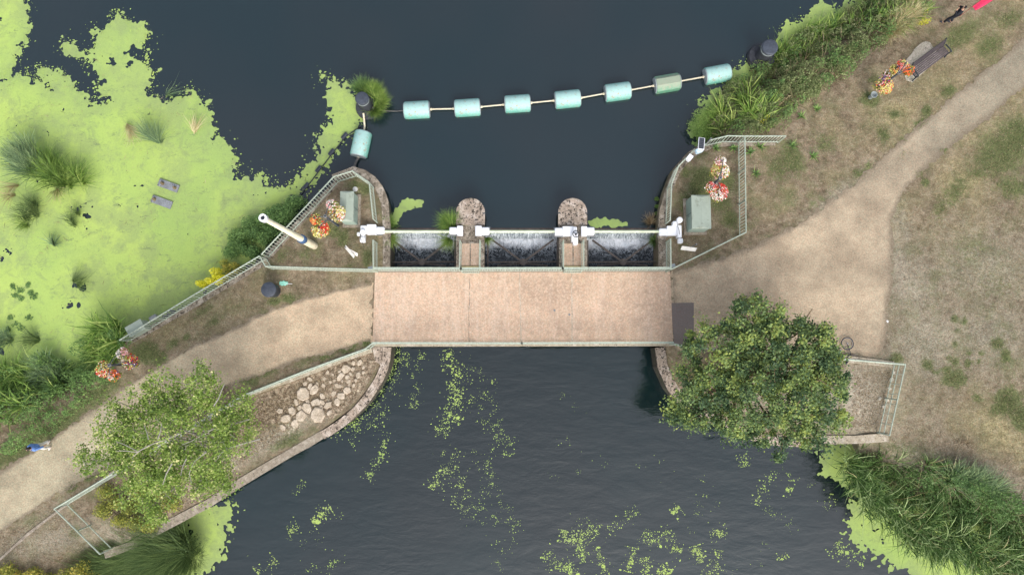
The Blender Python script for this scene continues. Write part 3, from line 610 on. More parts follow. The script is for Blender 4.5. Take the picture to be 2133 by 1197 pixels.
V = []; Fc = []
for pts, n in ((MAIN[2:-6], 1500), (NWP[1:-1], 240), (STRIP, 420), (EBANK[:11], 300)):
    L = [P(a, b_, ZU) for a, b_ in pts]
    for _ in range(n):
        i = random.randrange(len(L)-1); p = L[i].lerp(L[i+1], random.random()); sg = random.choice((.08, .15, .35)); p = p+Vector((random.gauss(0, sg), random.gauss(0, sg), 0))
        r = .02+.05*random.random()**3; a0 = random.random()*6.3; m = random.choice((4, 5, 6)); base = len(V); el = random.uniform(.4, 1)
        for k in range(m):
            a = a0+2*math.pi*k/m; rr = r*random.uniform(.6, 1.2); V.append((p.x+rr*math.cos(a), p.y+rr*el*math.sin(a), ZU+.022+(len(Fc) % 7)*.0006))
        Fc.append(tuple(range(base, base+m)))
me = bpy.data.meshes.new('duckweed_flakes'); me.from_pydata(V, [], Fc); me.update()
tag(link('duckweed_flakes', me, M['weed']), 'loose duckweed flakes breaking off the edges of the upper mats', 'duckweed', kind='stuff')
# ------------------------------------------------------------ bridge, walls, piers
def PL(pts, z=0.0): return [tuple(P(a, c, z)) for a, c in pts]
br = thing('footbridge', 'wide pinkish gravel topped bridge deck crossing the river between the two banks', 'bridge', P(1087, 640, 0))
DZ = .03
b = MB(); b.prism(PA([(781, 567), (1396, 566), (1402, 713), (776, 712)], DZ), -.35, DZ); b.obj('deck', M['deck'], br)
b = MB(); b.prism(PA([(776, 712.6), (1402, 713.6), (1403, 720.5), (797, 721.5), (775, 720)], .05), -.45, .055); b.obj('edge_beam', M['kerbpale'], br)
b = MB(); b.prism(PA([(781, 561), (1396, 560), (1396, 565.6), (781, 566.5)], .05), -.45, .05); b.obj('edge_beam', M['concrete'], br)
for x0, x1, c in ((978, 976.5, 'wall'), (1082, 1086, 'kerbpale'), (1191, 1192, 'kerbpale'), (1268, 1275, 'deck')):
    if c == 'deck': continue
    pts = []; n = 16
    for i in range(n+1):
        t = i/n; pts.append((x0+(x1-x0)*t+random.uniform(-.9, .9), 568+143*t))
    b = MB(); b.strip(PA(pts, DZ), 0.012 if c == 'wall' else .035, .012 if c == 'wall' else .035, DZ-.01, DZ+.004, .03); b.obj('joint', M['stone' if c != 'wall' else c], br)
for x, y in ((1155, 646), (1186, 655)):
    b = MB(); c = P(x, y, DZ); b.lathe([(.05, DZ-.005), (.06, DZ+.006), (0.001, DZ+.008)], (c.x, c.y, 0), 12)
    b.obj('drain_cap', M['greysteel'], br)
def wall(label, line, w0, w1, z1=.06, mat='wall', name='retaining_wall', z0=-2.9, capw=.04, cat='wall', capt=.14):
    L = PA(line, z1); D = []
    for i in range(len(L)-1):
        a, c = Vector(L[i]), Vector(L[i+1]); n = max(1, int((c-a).length/.7))
        D += [tuple(a.lerp(c, k/n)) for k in range(n)]
    D.append(L[-1]); r = thing(name, label, cat, (D[0][0], D[0][1], 0))
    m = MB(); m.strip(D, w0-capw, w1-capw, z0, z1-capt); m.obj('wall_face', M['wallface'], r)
    m = MB(); m.strip(D, w0, w1, z1-capt+.002, z1, .03); m.obj('coping', M[mat], r); return r
# left island nose and abutment (outer edge of the coping), w0 = right of travel direction
wall('curved weathered stone coping wall round the left island beside the weir', [(697, 377), (716, 368), (735, 362), (755, 368), (772, 380), (783, 393), (790, 408), (795, 424), (797, 440), (799, 478), (799, 560)], .04, .36, name='abutment_wall')
wall('curved weathered stone coping wall round the right island beside the weir', [(1373, 560), (1373, 478), (1375, 440), (1379, 420), (1386, 400), (1394, 374), (1404, 352), (1419, 333), (1436, 317), (1456, 305), (1476, 297)], .36, .02, name='abutment_wall')
for m in (0,):
    wall('long stone wall below the slanting railing along the left duckweed backwater', [(262, 712), (400, 634), (545, 546)], .22, .1, .05, 'wall')
    wall('broken stone wall on the north west side of the left island', [(547, 540), (620, 460), (697, 378)], .28, .05, .05, 'wall')
wall('smooth curved concrete quay wall sweeping from the bridge to the lower left bank', [(797, 722), (795, 745), (790, 765), (781, 785), (768, 806), (752, 829), (733, 850), (708, 871), (680, 890), (667, 898)], -.02, .44, .06, 'pier', name='quay_wall')
wall('straight pale concrete quay wall under the left tree', [(674, 893), (600, 936), (490, 1000), (430, 1040), (330, 1092), (270, 1128), (215, 1146)], .0, .42, .03, 'concrete', name='quay_wall')
wall('low stone kerb wall between the left path and the stony wedge', [(775, 729), (722, 746), (660, 770), (520, 822), (420, 880), (300, 942), (212, 1000)], .10, .10, .10, 'kerbpale', name='kerb_wall', z0=-.6, capw=.02)
wall('narrow yellowish kerb edging along the bottom left of the path', [(205, 1004), (140, 1050), (60, 1110), (0, 1165), (-60, 1230)], .07, .05, .05, 'concrete', name='kerb_edging', z0=-.3, capw=.01, capt=.05)
wall('curved quay wall mostly hidden by the big right tree', [(1386, 722), (1391, 760), (1409, 800), (1441, 840), (1520, 880), (1600, 905), (1700, 911)], .52, .0, .05, 'pier', name='quay_wall')
wall('cream stone quay wall along the foot of the gravel enclosure', [(1690, 909), (1780, 907), (1850, 903)], .40, .02, .06, 'kerbpale', name='quay_wall')
wall('cream stone kerb wall along the top of the gravel enclosure', [(1735, 748), (1800, 755), (1862, 762)], .08, .25, .09, 'kerbpale', name='kerb_wall', z0=-.5, capw=.02)
wall('short stone wall under the railing at the corner of the right island', [(1480, 301), (1510, 297), (1545, 297), (1615, 296)], .18, .05, .04, 'concrete', name='kerb_wall', z0=-.5, capw=.02)
# bridge seat on the lower side
b = MB(); b.prism(PA([(775, 722), (797, 722), (793, 760), (782, 752), (778, 735)], .06), -2.8, .058); tag(b.obj('bridge_seat', M['pier']), 'pinkish concrete bridge seat at the tip of the stony wedge', 'bridge seat')
for (x0, x1, lab) in ((950, 1010, 'round nosed stone weir pier with a grass tuft at its left side'), (1163, 1223, 'round nosed stone weir pier carrying the small black handwheel')):
    c = P((x0+x1)/2, 442, .05); r = thing('weir_pier', lab, 'pier', (c.x, c.y, 0))
    a0 = P(x0, 442, .05); a1 = P(x1, 442, .05); R = (a1.x-a0.x)/2; yb = P(x0, 561, .0).y
    def outline(R, n=22): return [(c.x+R*math.cos(math.pi*k/n), c.y+R*math.sin(math.pi*k/n)) for k in range(n+1)]
    y5 = P(x0, 503, .05).y; y6 = P(x0, 468, .05).y
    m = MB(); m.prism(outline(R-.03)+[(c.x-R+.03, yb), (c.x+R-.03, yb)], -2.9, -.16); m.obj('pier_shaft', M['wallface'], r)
    m = MB(); m.prism(outline(R)+[(c.x-R, y6), (c.x+R, y6)], -.158, .05); m.obj('nose_cap', M['pier'], r)
    m = MB(); m.prism([(c.x-R+.02, y6), (c.x+R-.02, y6), (c.x+R-.02, y5), (c.x-R+.02, y5)], -.158, -.02); m.obj('hinge_recess', M['wall'], r)
    m = MB(); m.prism([(c.x-R+.02, y5), (c.x+R-.02, y5), (c.x+R-.02, yb), (c.x-R+.02, yb)], -.158, .02); m.obj('side_coping', M['wall'], r)
    m = MB()
    for sx in (-1, 1):
        m.prism([(c.x+sx*.03, y5-.1), (c.x+sx*(R-.22), y5-.1), (c.x+sx*(R-.22), yb+.2), (c.x+sx*.03, yb+.2)], .0, .034)
    m.obj('walkway', M['deck'], r)
    m = MB()
    for sx in (-1, 1): m.box((c.x+sx*(R-.04), c.y-.05, .046), (.14, .06, .02))
    m.obj('notch', M['black'], r)
    m = MB(); m.box((c.x, yb+.12, .06), (1.05, .10, .05)); m.obj('threshold', simple('rusty_threshold', (.42, .34, .16, 1), .7), r)
# weir gates ---------------------------------------------------
b = MB()
for x0, x1 in ((797, 952), (1008, 1165), (1221, 1375)):
    p0 = P(x0, 480, ZU); p1 = P(x1, 480, ZU); b.box(((p0.x+p1.x)/2, ylip+.0, -2.2), (p1.x-p0.x, .3, 2.2))
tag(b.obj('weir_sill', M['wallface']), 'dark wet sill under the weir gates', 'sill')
BAYS = ((799, 937, 806, 950, 'left'), (1018, 1157, 1014, 1163, 'middle'), (1237, 1375, 1222, 1371, 'right'))
for sx0, sx1, wx0, wx1, nm in BAYS:
    a = P(sx0, 482, .16); c = P(sx1, 482, .16)
    r = thing('weir_gate', nm+' weir gate with a long pale green shaft between white bearing housings', 'weir gate', (a+c)/2, 'tilting weir gates')
    MB().tube(a, c, .075, n=14).obj('shaft', M['shaft'], r, True)
    x0 = P(wx0, 490, -.9).x; x1 = P(wx1, 490, -.9).x; yl = ylip-.10
    m = MB()
    for k in range(2):
        pass
    m.box(((x0+x1)/2, ylip+.02, ZU-.02), (x1-x0, .10, .12)); m.box(((x0+x1)/2, ylip-.02, -1.4), (x1-x0, .05, .95)); m.obj('gate_leaf', M['steel'], r)
    n = 30; V = []; Fq = []
    for i in range(n+1):
        x = x0+(x1-x0)*i/n
        for j, (dy, z) in enumerate(((.06, ZU+.012), (-.04, ZU+.012), (-.14, ZU-.03), (-.24, ZU-.22), (-.32, ZU-.55), (-.40, ZL+.01))):
            V.append((x, ylip+dy+random.uniform(-.03, .03)*(j > 2), z))
    for i in range(n):
        for j in range(5): Fq.append((i*6+j, (i+1)*6+j, (i+1)*6+j+1, i*6+j+1))
    me = bpy.data.meshes.new('falling_water'); me.from_pydata(V, [], Fq); me.update(); smooth_mesh(me, 80)
    tag(link('falling_water', me, M['fall']), 'white water spilling over the %s weir gate' % nm, 'falling water', kind='stuff')
    # bracing frame in the bay
    c0 = P((wx0+wx1)/2+1, 546, -.75); f = thing('bracing_frame', 'dark steel bracing frame fanning out over the %s weir bay' % nm, 'steel frame', c0, 'steel frames over the weir bays')
    zz = -.75
    MB().tube(P(wx0+4, 546, zz), P(wx1-4, 545, zz), .045, n=6).obj('chord', M['brace'], f)
    def bar(p, q, w, nm2='diagonal'):
        p, q = Vector(p), Vector(q); m = MB(); d = q-p; R = d.to_track_quat('X', 'Z').to_matrix(); m.box((p+q)/2, (d.length, w, .05), M=R); m.obj(nm2, M['brace'], f)
    bar(c0, P(wx0+12, 500, -1.2), .10); bar(c0, P(wx1-10, 499, -1.2), .10)
    bar(c0+Vector((0, -.05, -.1)), P(wx0+22, 553, zz-.15), .07); bar(c0+Vector((0, -.05, -.1)), P(wx1-22, 553, zz-.15), .07)
    m = MB(); m.lathe([(.19, -.04), (.19, .035), (.15, .04)], (c0.x, c0.y, zz+.05), 8); m.obj('node_plate', M['brace'], f)
    for q in (wx0+2, wx1-2): bar(P(q, 500, -.8), P(q, 556, -.8), .09, 'side_member')
# white housings
def housing(label, small, big, zt=.32):
    (a0, b0, a1, b1), (c0_, d0, c1, d1) = small, big
    A = P(c0_, d1, zt); B = P(c1, d0, zt); r = thing('bearing_housing', label, 'bearing housing', ((A.x+B.x)/2, (A.y+B.y)/2, 0), 'white bearing housings of the weir gates')
    MB().box(((A.x+B.x)/2, (A.y+B.y)/2, zt/2), (B.x-A.x, B.y-A.y, zt), bevel=.02).obj('cover', M['white'], r)
    A = P(a0, b1, zt-.03); B = P(a1, b0, zt-.03); MB().box(((A.x+B.x)/2, (A.y+B.y)/2, zt/2-.01), (B.x-A.x+.01, B.y-A.y, zt-.04), bevel=.05).obj('bearing_sleeve', M['white'], r)
    MB().box(((A.x+B.x)/2, (A.y+B.y)/2, .01), (abs(B.x-A.x)+.1, B.y-A.y+.12, .03)).obj('base_plate', M['greysteel'], r)
housing('white bearing housing on the left abutment, at the end of the weir line', (783, 472, 800, 486), (763, 467, 783, 488))
housing('white bearing housing on the left edge of the pier with the grass tuft', (936, 473, 952, 487), (952, 470, 964, 490))
housing('white bearing housing on the right edge of the pier with the grass tuft', (1003, 473, 1019, 488), (990, 470, 1003, 490))
housing('wide white bearing housing left of the black handwheel', (1156, 474, 1172, 490), (1172, 471, 1195, 491))
housing('white bearing housing right of the black handwheel', (1223, 473, 1238, 489), (1211, 471, 1223, 491))
housing('white bearing housing on the right abutment, at the end of the weir line', (1374, 475, 1390, 490), (1390, 470, 1410, 490))
def actuator(label, cx, cy, parts, wheel):
    p = P(cx, cy, 0); r = thing('gate_actuator', label, 'actuator', (p.x, p.y, 0))
    for nm, x0, y0, x1, y1, z0, z1 in parts:
        A = P(x0, y1, z1); B = P(x1, y0, z1); MB().box(((A.x+B.x)/2, (A.y+B.y)/2, (z0+z1)/2), (B.x-A.x, B.y-A.y, z1-z0), bevel=.04).obj(nm, M['white'], r)
    wx, wy, wz, R, kind = wheel; c = P(wx, wy, wz)
    if kind == 'wheel':
        m = MB(); pts = [(c.x+R*math.cos(a*math.pi/12), c.y+R*math.sin(a*math.pi/12), wz) for a in range(25)]; m.path(pts, .022, 6)
        w = m.obj('handwheel', M['black'], r, True)
        m = MB()
        for a in (0.5, 2.6, 4.7): m.tube((c.x, c.y, wz), (c.x+R*math.cos(a), c.y+R*math.sin(a), wz), .018, n=6)
        m.lathe([(.05, -.25), (.05, .03), (.001, .04)], c, 10); m.obj('spokes', M['black'], w)
    else:
        MB().lathe([(R*.8, -.3), (R, -.25), (R, -.05), (R*.85, 0), (.001, .02)], c, 18).obj('motor_dome', M['white'], r, True)
        m = MB(); m.path([(c.x-.15, c.y, wz-.1), (c.x-.12, c.y-.3, wz-.05), (c.x-.02, c.y-.55, wz-.15), (c.x+.05, c.y-.8, wz-.3)], .012, 5); m.obj('cable', M['black'], r)
actuator('white gate drive unit beside the left abutment housing', 756, 487, [('gearbox', 750, 469, 763, 482, 0, .55), ('terminal_box', 749, 493, 760, 504, .3, .62), ('stem', 752, 479, 759, 495, 0, .5), ('side_flange', 743, 483, 751, 491, .2, .45)], (755, 483, .72, .15, 'dome'))
actuator('white gate drive with a black handwheel on the pier', 1198, 490, [('gearbox', 1191, 484, 1204, 502, .0, .6), ('terminal_box', 1194, 472, 1202, 486, .3, .55), ('stem', 1194, 500, 1204, 509, .0, .5)], (1200, 487, .85, .17, 'wheel'))
actuator('white gate drive unit beside the right abutment housing', 1415, 480, [('stem', 1412, 468, 1420, 495, 0, .5), ('gearbox', 1402, 460, 1413, 469, .2, .6), ('terminal_box', 1413, 496, 1423, 506, .3, .6)], (1416.5, 457.5, .75, .16, 'dome'))
# ------------------------------------------------------------ railings
def railing(label, top, h=1.1, z0=.05, posts=2.0, bars=.16, mat='rail', w=.035, flat=0, mesh=False, name='railing', midrail=False, lowz=.12):
    T = [P(a, c, h+z0) for a, c in top]; r = thing(name, label, 'railing', (T[0].x, T[0].y, z0))
    m = MB()
    for i in range(len(T)-1):
        d = T[i+1]-T[i]
        if flat: m.box((T[i]+T[i+1])/2, (d.length+flat*.8, flat, .03), math.atan2(d.y, d.x))
        else: m.tube(T[i]-d.normalized()*.01, T[i+1]+d.normalized()*.01, w, n=8)
    m.obj('top_rail', M[mat], r)
    m = MB(); k = Vector((0, 0, -(h-lowz)))
    for i in range(len(T)-1): m.tube(T[i]+k, T[i+1]+k, w*.8, n=6)
    m.obj('bottom_rail', M[mat], r)
    if midrail:
        m = MB(); k2 = Vector((0, 0, -h*.5))
        for i in range(len(T)-1): m.tube(T[i]+k2, T[i+1]+k2, w*.7, n=6)
        m.obj('middle_rail', M[mat], r)
    bm_ = MB()
    for i in range(len(T)-1):
        d = T[i+1]-T[i]; n = max(1, round(d.length/posts))
        for q in range(n+(i == len(T)-2)):
            p = T[i]+d*(q/n); MB().tube((p.x, p.y, z0-.15), (p.x, p.y, p.z-.02), w*1.05, n=8).obj('post', M[mat], r)
        if bars:
            nb = int(d.length/bars)
            for q in range(1, nb):
                p = T[i]+d*(q/nb); bm_.tube((p.x, p.y, p.z-.01), (p.x, p.y, z0+lowz),   .017, n=5, caps=False)
    if bars: bm_.obj('bars', M['railpale'], r)
    if mesh: pass
    return r
railing('long pale green railing slanting along the left duckweed backwater', [(249, 708), (400, 616), (540, 533)])
railing('short railing panel linking the slanting railing to the left island', [(541, 534), (553, 554.5)])
railing('pale green railing along the path side of the left island', [(554, 554.5), (665, 558), (777, 561)], bars=.13)
railing('pale green railing above the broken wall on the water side of the left island', [(545, 529), (695, 368), (734, 356), (769, 380), (777, 455)])
railing('short railing between the white housing and the bridge on the left abutment', [(777, 500), (777.5, 560)], bars=.09)
railing('pale green parapet railing along the weir side of the bridge', [(778, 558.5), (960, 559), (1172, 558.5), (1397, 558)], posts=2.7, bars=.13, flat=.12, w=.03)
railing('pale green parapet railing along the lower side of the bridge', [(776, 714), (1087, 714.5), (1402, 713)], posts=2.6, bars=.13, flat=.10, w=.03)
for x, lab in ((957, 'left'), (998.5, 'right')): railing('slim railing along the %s edge of the pier with the grass tuft' % lab, [(x+1, 500), (x, 556)], bars=.25, posts=1.0, w=.028)
for x, lab in ((1174, 'left'), (1216, 'right')): railing('slim railing along the %s edge of the pier with the handwheel' % lab, [(x, 500), (x, 556)], bars=.12, posts=1.0, w=.028)
def gate(x0, x1, y, lab):
    A = P(x0, y, 1.1); B = P(x1, y, 1.1); r = thing('pier_gate', lab, 'gate', (A.x, A.y, 0)); m = MB(); m.tube(A, B, .03); m.tube(A-Vector((0, 0, .9)), B-Vector((0, 0, .9)), .025); m.tube(A, A-Vector((0, 0, .95)), .03); m.tube(B, B-Vector((0, 0, .95)), .03); m.obj('gate_frame', M['rail'], r)
    m = MB()
    for k in range(1, 8):
        p = A.lerp(B, k/8); m.tube(p, p-Vector((0, 0, .9)), .012, n=5)
    m.obj('bars', M['rail'], r)
gate(961, 996, 563.5, 'small green access gate from the bridge to the pier with the grass tuft')
gate(1177, 1213, 563, 'small green access gate from the bridge to the handwheel pier')
railing('long pale green railing along the stony wedge and under the left tree', [(775, 715), (761, 726), (640, 770), (506, 823), (300, 946), (113, 1059)], bars=.13)
railing('pale green railing with wide panels closing the lower left enclosure', [(113, 1059), (160, 1105), (208, 1153)], bars=0)
railing('curved pale green railing on the water side of the right island', [(1396, 458), (1399, 383), (1413.5, 345.5), (1447, 311)], bars=.13)
railing('pale green railing along the top of the right island ending on the grass', [(1467, 303), (1479, 292), (1515, 283), (1551, 283.5), (1637, 283.5)])
railing('straight pale green railing down the east side of the right island', [(1551.5, 284), (1554, 483)])
railing('slanting pale green railing between the right island and the path', [(1554, 483.5), (1397.5, 561)], bars=.14)
railing('short railing between the white housing and the bridge on the right abutment', [(1397, 498), (1397.5, 558)], bars=.07)
railing('pale green railing along the top of the gravel enclosure', [(1405, 716), (1440, 722), (1600, 737), (1742, 746), (1886, 758.5)], bars=0, midrail=False)
railing('pale green railing closing the east end of the gravel enclosure', [(1886, 759), (1853, 906)], bars=.5, midrail=True)
# ------------------------------------------------------------ cabinets
def cabinet(label, x0, y0, x1, y1, zt, tilt):
    A = P(x0, y1, zt); B = P(x1, y0, zt); cx, cy = (A.x+B.x)/2, (A.y+B.y)/2; w, l = B.x-A.x, B.y-A.y
    r = thing('control_cabinet', label, 'cabinet', (cx, cy, 0))
    R = lambda m: m
    MB().box((cx, cy, .04), (w+.22, l+.2, .12)).obj('plinth', M['concrete'], r)
    MB().box((cx, cy, .10+(zt-.18)/2), (w-.05, l-.06, zt-.18), bevel=.015).obj('cabinet_body', M['cabside'], r)
    m = MB(); h = .05; vs = [(cx-w/2, cy-l/2, zt-.1), (cx+w/2, cy-l/2, zt-.1), (cx+w/2, cy+l/2, zt-.1), (cx-w/2, cy+l/2, zt-.1), (cx-w/2, cy-l/2, zt-.02), (cx+w/2, cy-l/2, zt-.02), (cx+w/2, cy+l/2, zt-.02), (cx-w/2, cy+l/2, zt-.02), (cx-.02*tilt, cy-l/2+.12, zt+h), (cx-.02*tilt, cy+l/2-.12, zt+h)]
    m.add(vs, [(0, 3, 2, 1), (0, 1, 5, 4), (1, 2, 6, 5), (2, 3, 7, 6), (3, 0, 4, 7), (4, 5, 8), (5, 6, 9, 8), (6, 7, 9), (7, 4, 8, 9)]); m.obj('lid', M['cab'], r)
    sx = 1 if tilt > 0 else -1
    MB().box((cx+sx*(w/2-.02), cy, .65), (.012, .02, 1.0)).obj('door_gap', M['black'], r)
    MB().box((cx+sx*(w/2+.0), cy-.12, .7), (.04, .03, .16), bevel=.008).obj('door_handle', M['greysteel'], r)
cabinet('green metal control cabinet beside the flowers on the left island', 707, 398, 737, 461, 1.25, 1)
cabinet('large green metal control cabinet below the flowers on the right island', 1442, 406, 1480, 476, 1.35, -1)
# box behind slanting railing
q = P(282, 683, .9); r = thing('equipment_box', 'grey green equipment box hung outside the slanting left railing', 'box', (q.x, q.y, 0)); az = math.radians(31)
MB().box((q.x, q.y, .55), (.82, .52, .7), az, bevel=.02).obj('box_body', M['cab'], r); MB().box((q.x, q.y, .925), (.9, .58, .04), az, bevel=.01).obj('box_lid', M['cab'], r)
m = MB()
for s_ in (-.3, .3): m.tube((q.x+s_*math.cos(az), q.y+s_*math.sin(az), -1.3), (q.x+s_*math.cos(az), q.y+s_*math.sin(az), .3), .03)
m.obj('legs', M['greysteel'], r)
q = P(316, 661, .7); r = thing('sensor_box', 'small grey instrument housing outside the slanting left railing', 'box', (q.x, q.y, 0)); MB().box((q.x, q.y, .5), (.42, .24, .3), az, bevel=.05).obj('housing', M['greysteel'], r); MB().tube((q.x, q.y, -1.2), (q.x, q.y, .4), .03).obj('stem', M['greysteel'], r)
# ------------------------------------------------------------ mast, bin, signs, solar panel
base = P(655, 512, 0)
r = thing('mast', 'tall cream tapering mast with a blue band leaning over the island railing', 'mast', base)
def at(h): return (base.x, base.y, h)
MB().lathe([(.185, 0), (.195, .5), (.19, 1.6), (.18, 2.0)], at(0), 24).obj('mast_base', M['creamdirty'], r, True)
MB().lathe([(.20, 1.95), (.215, 1.97), (.215, 2.35), (.20, 2.37)], at(0), 24).obj('band', M['blue'], r, True)
MB().lathe([(.155, 2.3), (.13, 4.5), (.10, 7.4)], at(0), 24).obj('mast_pole', M['cream'], r, True)
MB().lathe([(.11, 7.25), (.17, 7.35), (.17, 7.6), (.10, 7.61), (.075, 7.2)], at(0), 24).obj('mast_head', M['white'], r, True)
MB().lathe([(.076, 7.57), (.001, 7.575)], at(0), 16).obj('mast_opening', M['black'], r)
q = P(572, 606, 0); r = thing('litter_bin', 'round black litter bin on the dry grass by the left path', 'bin', q)
MB().lathe([(.28, 0), (.33, .04), (.35, .5), (.36, .82)], q, 28).obj('bin_body', M['black'], r, True)
MB().lathe([(.39, .80), (.40, .84), (.38, .93), (.28, .98), (.02, 1.0)], q, 28).obj('bin_lid', M['slate'], r, True)
q = P(592, 590, .03); r = thing('cloth_on_stick', 'turquoise cloth on a thin white stick lying on dry grass near the bin', 'cloth', (q.x, q.y, 0))
m = MB(); vs = []; fs = []
for i in range(9):
    for j in range(6):
        w = .13*(1-.5*abs(i-3.5)/5); vs.append((q.x-.24+i*.055, q.y+(j-2.5)/2.5*w+.02*math.sin(i*2), .03+.03*math.sin(i*1.9+j*2.3)+.03))
for i in range(8):
    for j in range(5): fs.append((i*6+j, (i+1)*6+j, (i+1)*6+j+1, i*6+j+1))
m.add(vs, fs); m.obj('cloth', M['turq'], r, True); MB().tube((q.x, q.y, .05), (q.x+.42, q.y-.03, .04), .013).obj('stick', M['white'], r)
for (label, segs, pc) in (('pale V shaped sign boards near the left abutment railing', [((719, 513), (738, 535)), ((728, 522), (745, 531))], (731, 522)),
                  ('narrow white sign board edge on near the right abutment', [((1419, 516), (1450, 520))], (1438, 516))):
    q = P(pc[0], pc[1], 0); r = thing('sign_board', label, 'sign', q)
    MB().tube((q.x, q.y, 0), (q.x, q.y, 1.25), .035).obj('sign_post', M['greysteel'], r)
    for a, c in segs:
        A, B = P(a[0], a[1], 1.1), P(c[0], c[1], 1.1); d = B-A; R_ = Matrix.Rotation(math.atan2(d.y, d.x), 3, 'Z') @ Matrix.Rotation(math.radians(62), 3, 'X')
        MB().box((A+B)/2, (d.length, .30, .03), M=R_, bevel=.006).obj('board', M['whitecloth'], r)
q = P(1459, 312, 0); r = thing('solar_panel', 'white framed solar panel above a pale blue box on the right island railing', 'solar panel', q)
MB().tube((q.x, q.y, 0), (q.x, q.y, 2.0), .035).obj('pole', M['greysteel'], r)
c = P(1461, 299, 2.1); R_ = Matrix.Rotation(math.radians(-9), 3, 'Z') @ Matrix.Rotation(math.radians(-12), 3, 'X')
MB().box(c, (.32, .66, .035), M=R_, bevel=.008).obj('panel_frame', M['white'], r)
MB().box(c+R_ @ Vector((0, 0, .02)), (.26, .60, .01), M=R_).obj('cells', M['solar'], r)
m = MB()
for k in range(1, 6): m.box(c+R_ @ Vector((0, -.3+k*.1, .0265)), (.26, .006, .003), M=R_)
m.obj('cell_lines', M['greysteel'], r)
c = P(1456, 314, 1.5); MB().box(c, (.36, .22, .3), math.radians(20), bevel=.03).obj('battery_box', M['paleblue'], r)
c = P(1437, 328, 1.2); r = thing('junction_box', 'small white box fixed to the curved railing below the solar panel', 'box', (c.x, c.y, 0)); MB().box((c.x, c.y, 1.05), (.22, .30, .3), math.radians(-38), bevel=.02).obj('box_body', M['white'], r); MB().box((c.x, c.y, 1.21), (.25, .33, .02), math.radians(-38), bevel=.005).obj('box_lid', M['white'], r); MB().tube((c.x, c.y, 0), (c.x, c.y, .95), .025).obj('stem', M['greysteel'], r)
for (x, y, lab) in ((772, 558, 'grey junction box on the left end of the bridge parapet'), (1401, 553, 'grey junction box on the right end of the bridge parapet')):
    c = P(x, y, 1.0); r = thing('junction_box', lab, 'box', (c.x, c.y, 0)); MB().box((c.x, c.y, .85), (.26, .14, .28), .2, bevel=.02).obj('box_body', M['greysteel'], r)
    MB().box((c.x, c.y, 1.0), (.28, .16, .02), .2).obj('box_lid', M['tin'], r)
c = P(740, 394, .03); r = MB().lathe([(.13, .0), (.13, .06), (.02, .07)], (c.x, c.y, 0), 14).obj('manhole_cap', M['whitecloth'], loc=(c.x, c.y, 0)); tag(r, 'small pale round cap on the ground above the left cabinet', 'cap')
# ------------------------------------------------------------ floating boom
def make_float(label, mat='float'):
    r = thing('boom_float', label, 'float', (0, 0, 0), 'turquoise floats of the boom')
    Rm = Matrix.Rotation(math.pi/2, 3, 'Y'); R_, L = .475, 1.34
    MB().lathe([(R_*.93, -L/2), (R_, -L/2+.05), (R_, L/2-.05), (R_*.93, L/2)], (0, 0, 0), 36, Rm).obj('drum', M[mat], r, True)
    for s_ in (-1, 1):
        MB().lathe([(R_*.9, 0), (R_*.86, .035*s_), (.12, .05*s_)], (s_*L/2, 0, 0), 28, Rm).obj('end_cap', M['tin'], r, True)
        MB().lathe([(.07, 0), (.07, .10)], (s_*(L/2+.03)-(.05), 0, 0), 12, Rm).obj('axle_boss', M['creamdirty'], r, True)
    return r
FLT = [(867, 225, 3, 'leftmost turquoise drum float of the long row, next to the grassy mooring post'), (973, 220.5, 4, 'second float from the left in the long row, rust spots on its side'), (1078, 212, 4, 'third float from the left in the long row with scattered rust marks'),
       (1183, 202.5, 6, 'middle float of the long row, fourth from the left, whitish top'), (1288, 187, 8, 'fifth float from the left, directly left of the worn green one'), (1392, 169.5, 10, 'worn green float with stained grey faces, second from the right bank'), (1497, 150.5, 11, 'rightmost float of the long row touching the overgrown bank'),
       (749.5, 297, 79, 'turquoise float turned end on between the grassy mooring post and the left island')]
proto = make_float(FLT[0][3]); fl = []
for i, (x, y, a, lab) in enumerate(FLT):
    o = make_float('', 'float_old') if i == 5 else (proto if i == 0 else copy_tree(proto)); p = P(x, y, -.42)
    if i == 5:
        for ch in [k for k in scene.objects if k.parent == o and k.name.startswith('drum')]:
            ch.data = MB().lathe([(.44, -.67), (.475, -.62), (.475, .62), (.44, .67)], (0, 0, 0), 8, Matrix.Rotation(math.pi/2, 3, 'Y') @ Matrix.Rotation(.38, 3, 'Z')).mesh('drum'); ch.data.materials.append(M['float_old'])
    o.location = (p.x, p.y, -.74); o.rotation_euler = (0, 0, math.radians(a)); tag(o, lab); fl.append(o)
def rodends(i, s_): o = fl[i]; a = o.rotation_euler.z; return Vector((o.location.x+s_*.78*math.cos(a), o.location.y+s_*.78*math.sin(a), -.72))
nth = ['first', 'second', 'third', 'fourth', 'fifth', 'sixth']
for i in range(6):
    A, B = rodends(i, 1), rodends(i+1, -1); r = thing('tie_rod', 'thin pale rod linking the floats, %s rod from the left' % nth[i], 'rod', (A+B)/2, 'rods between the boom floats')
    MB().tube(A, B, .04, n=8).obj('bar', M['creamdirty'], r, True); m = MB(); m.lathe([(.02, -.06), (.07, -.03), (.07, .03), (.02, .06)], A, 10, Matrix.Rotation(math.pi/2, 3, 'Y')); m.obj('coupling', M['creamdirty'], r, True); m = MB(); m.lathe([(.02, -.06), (.07, -.03), (.07, .03), (.02, .06)], B, 10, Matrix.Rotation(math.pi/2, 3, 'Y')); m.obj('coupling', M['creamdirty'], r, True)
D1 = P(757, 232, ZU)
b = MB(); A = rodends(0, -1); b.path([A, A+Vector((-.3, 0, -.1)), P(795, 231, -.7), P(775, 224, -.4)], .025, 6); tag(b.obj('mooring_chain', M['rope'], loc=A), 'thin chain from the leftmost float to the grassy mooring post', 'chain')
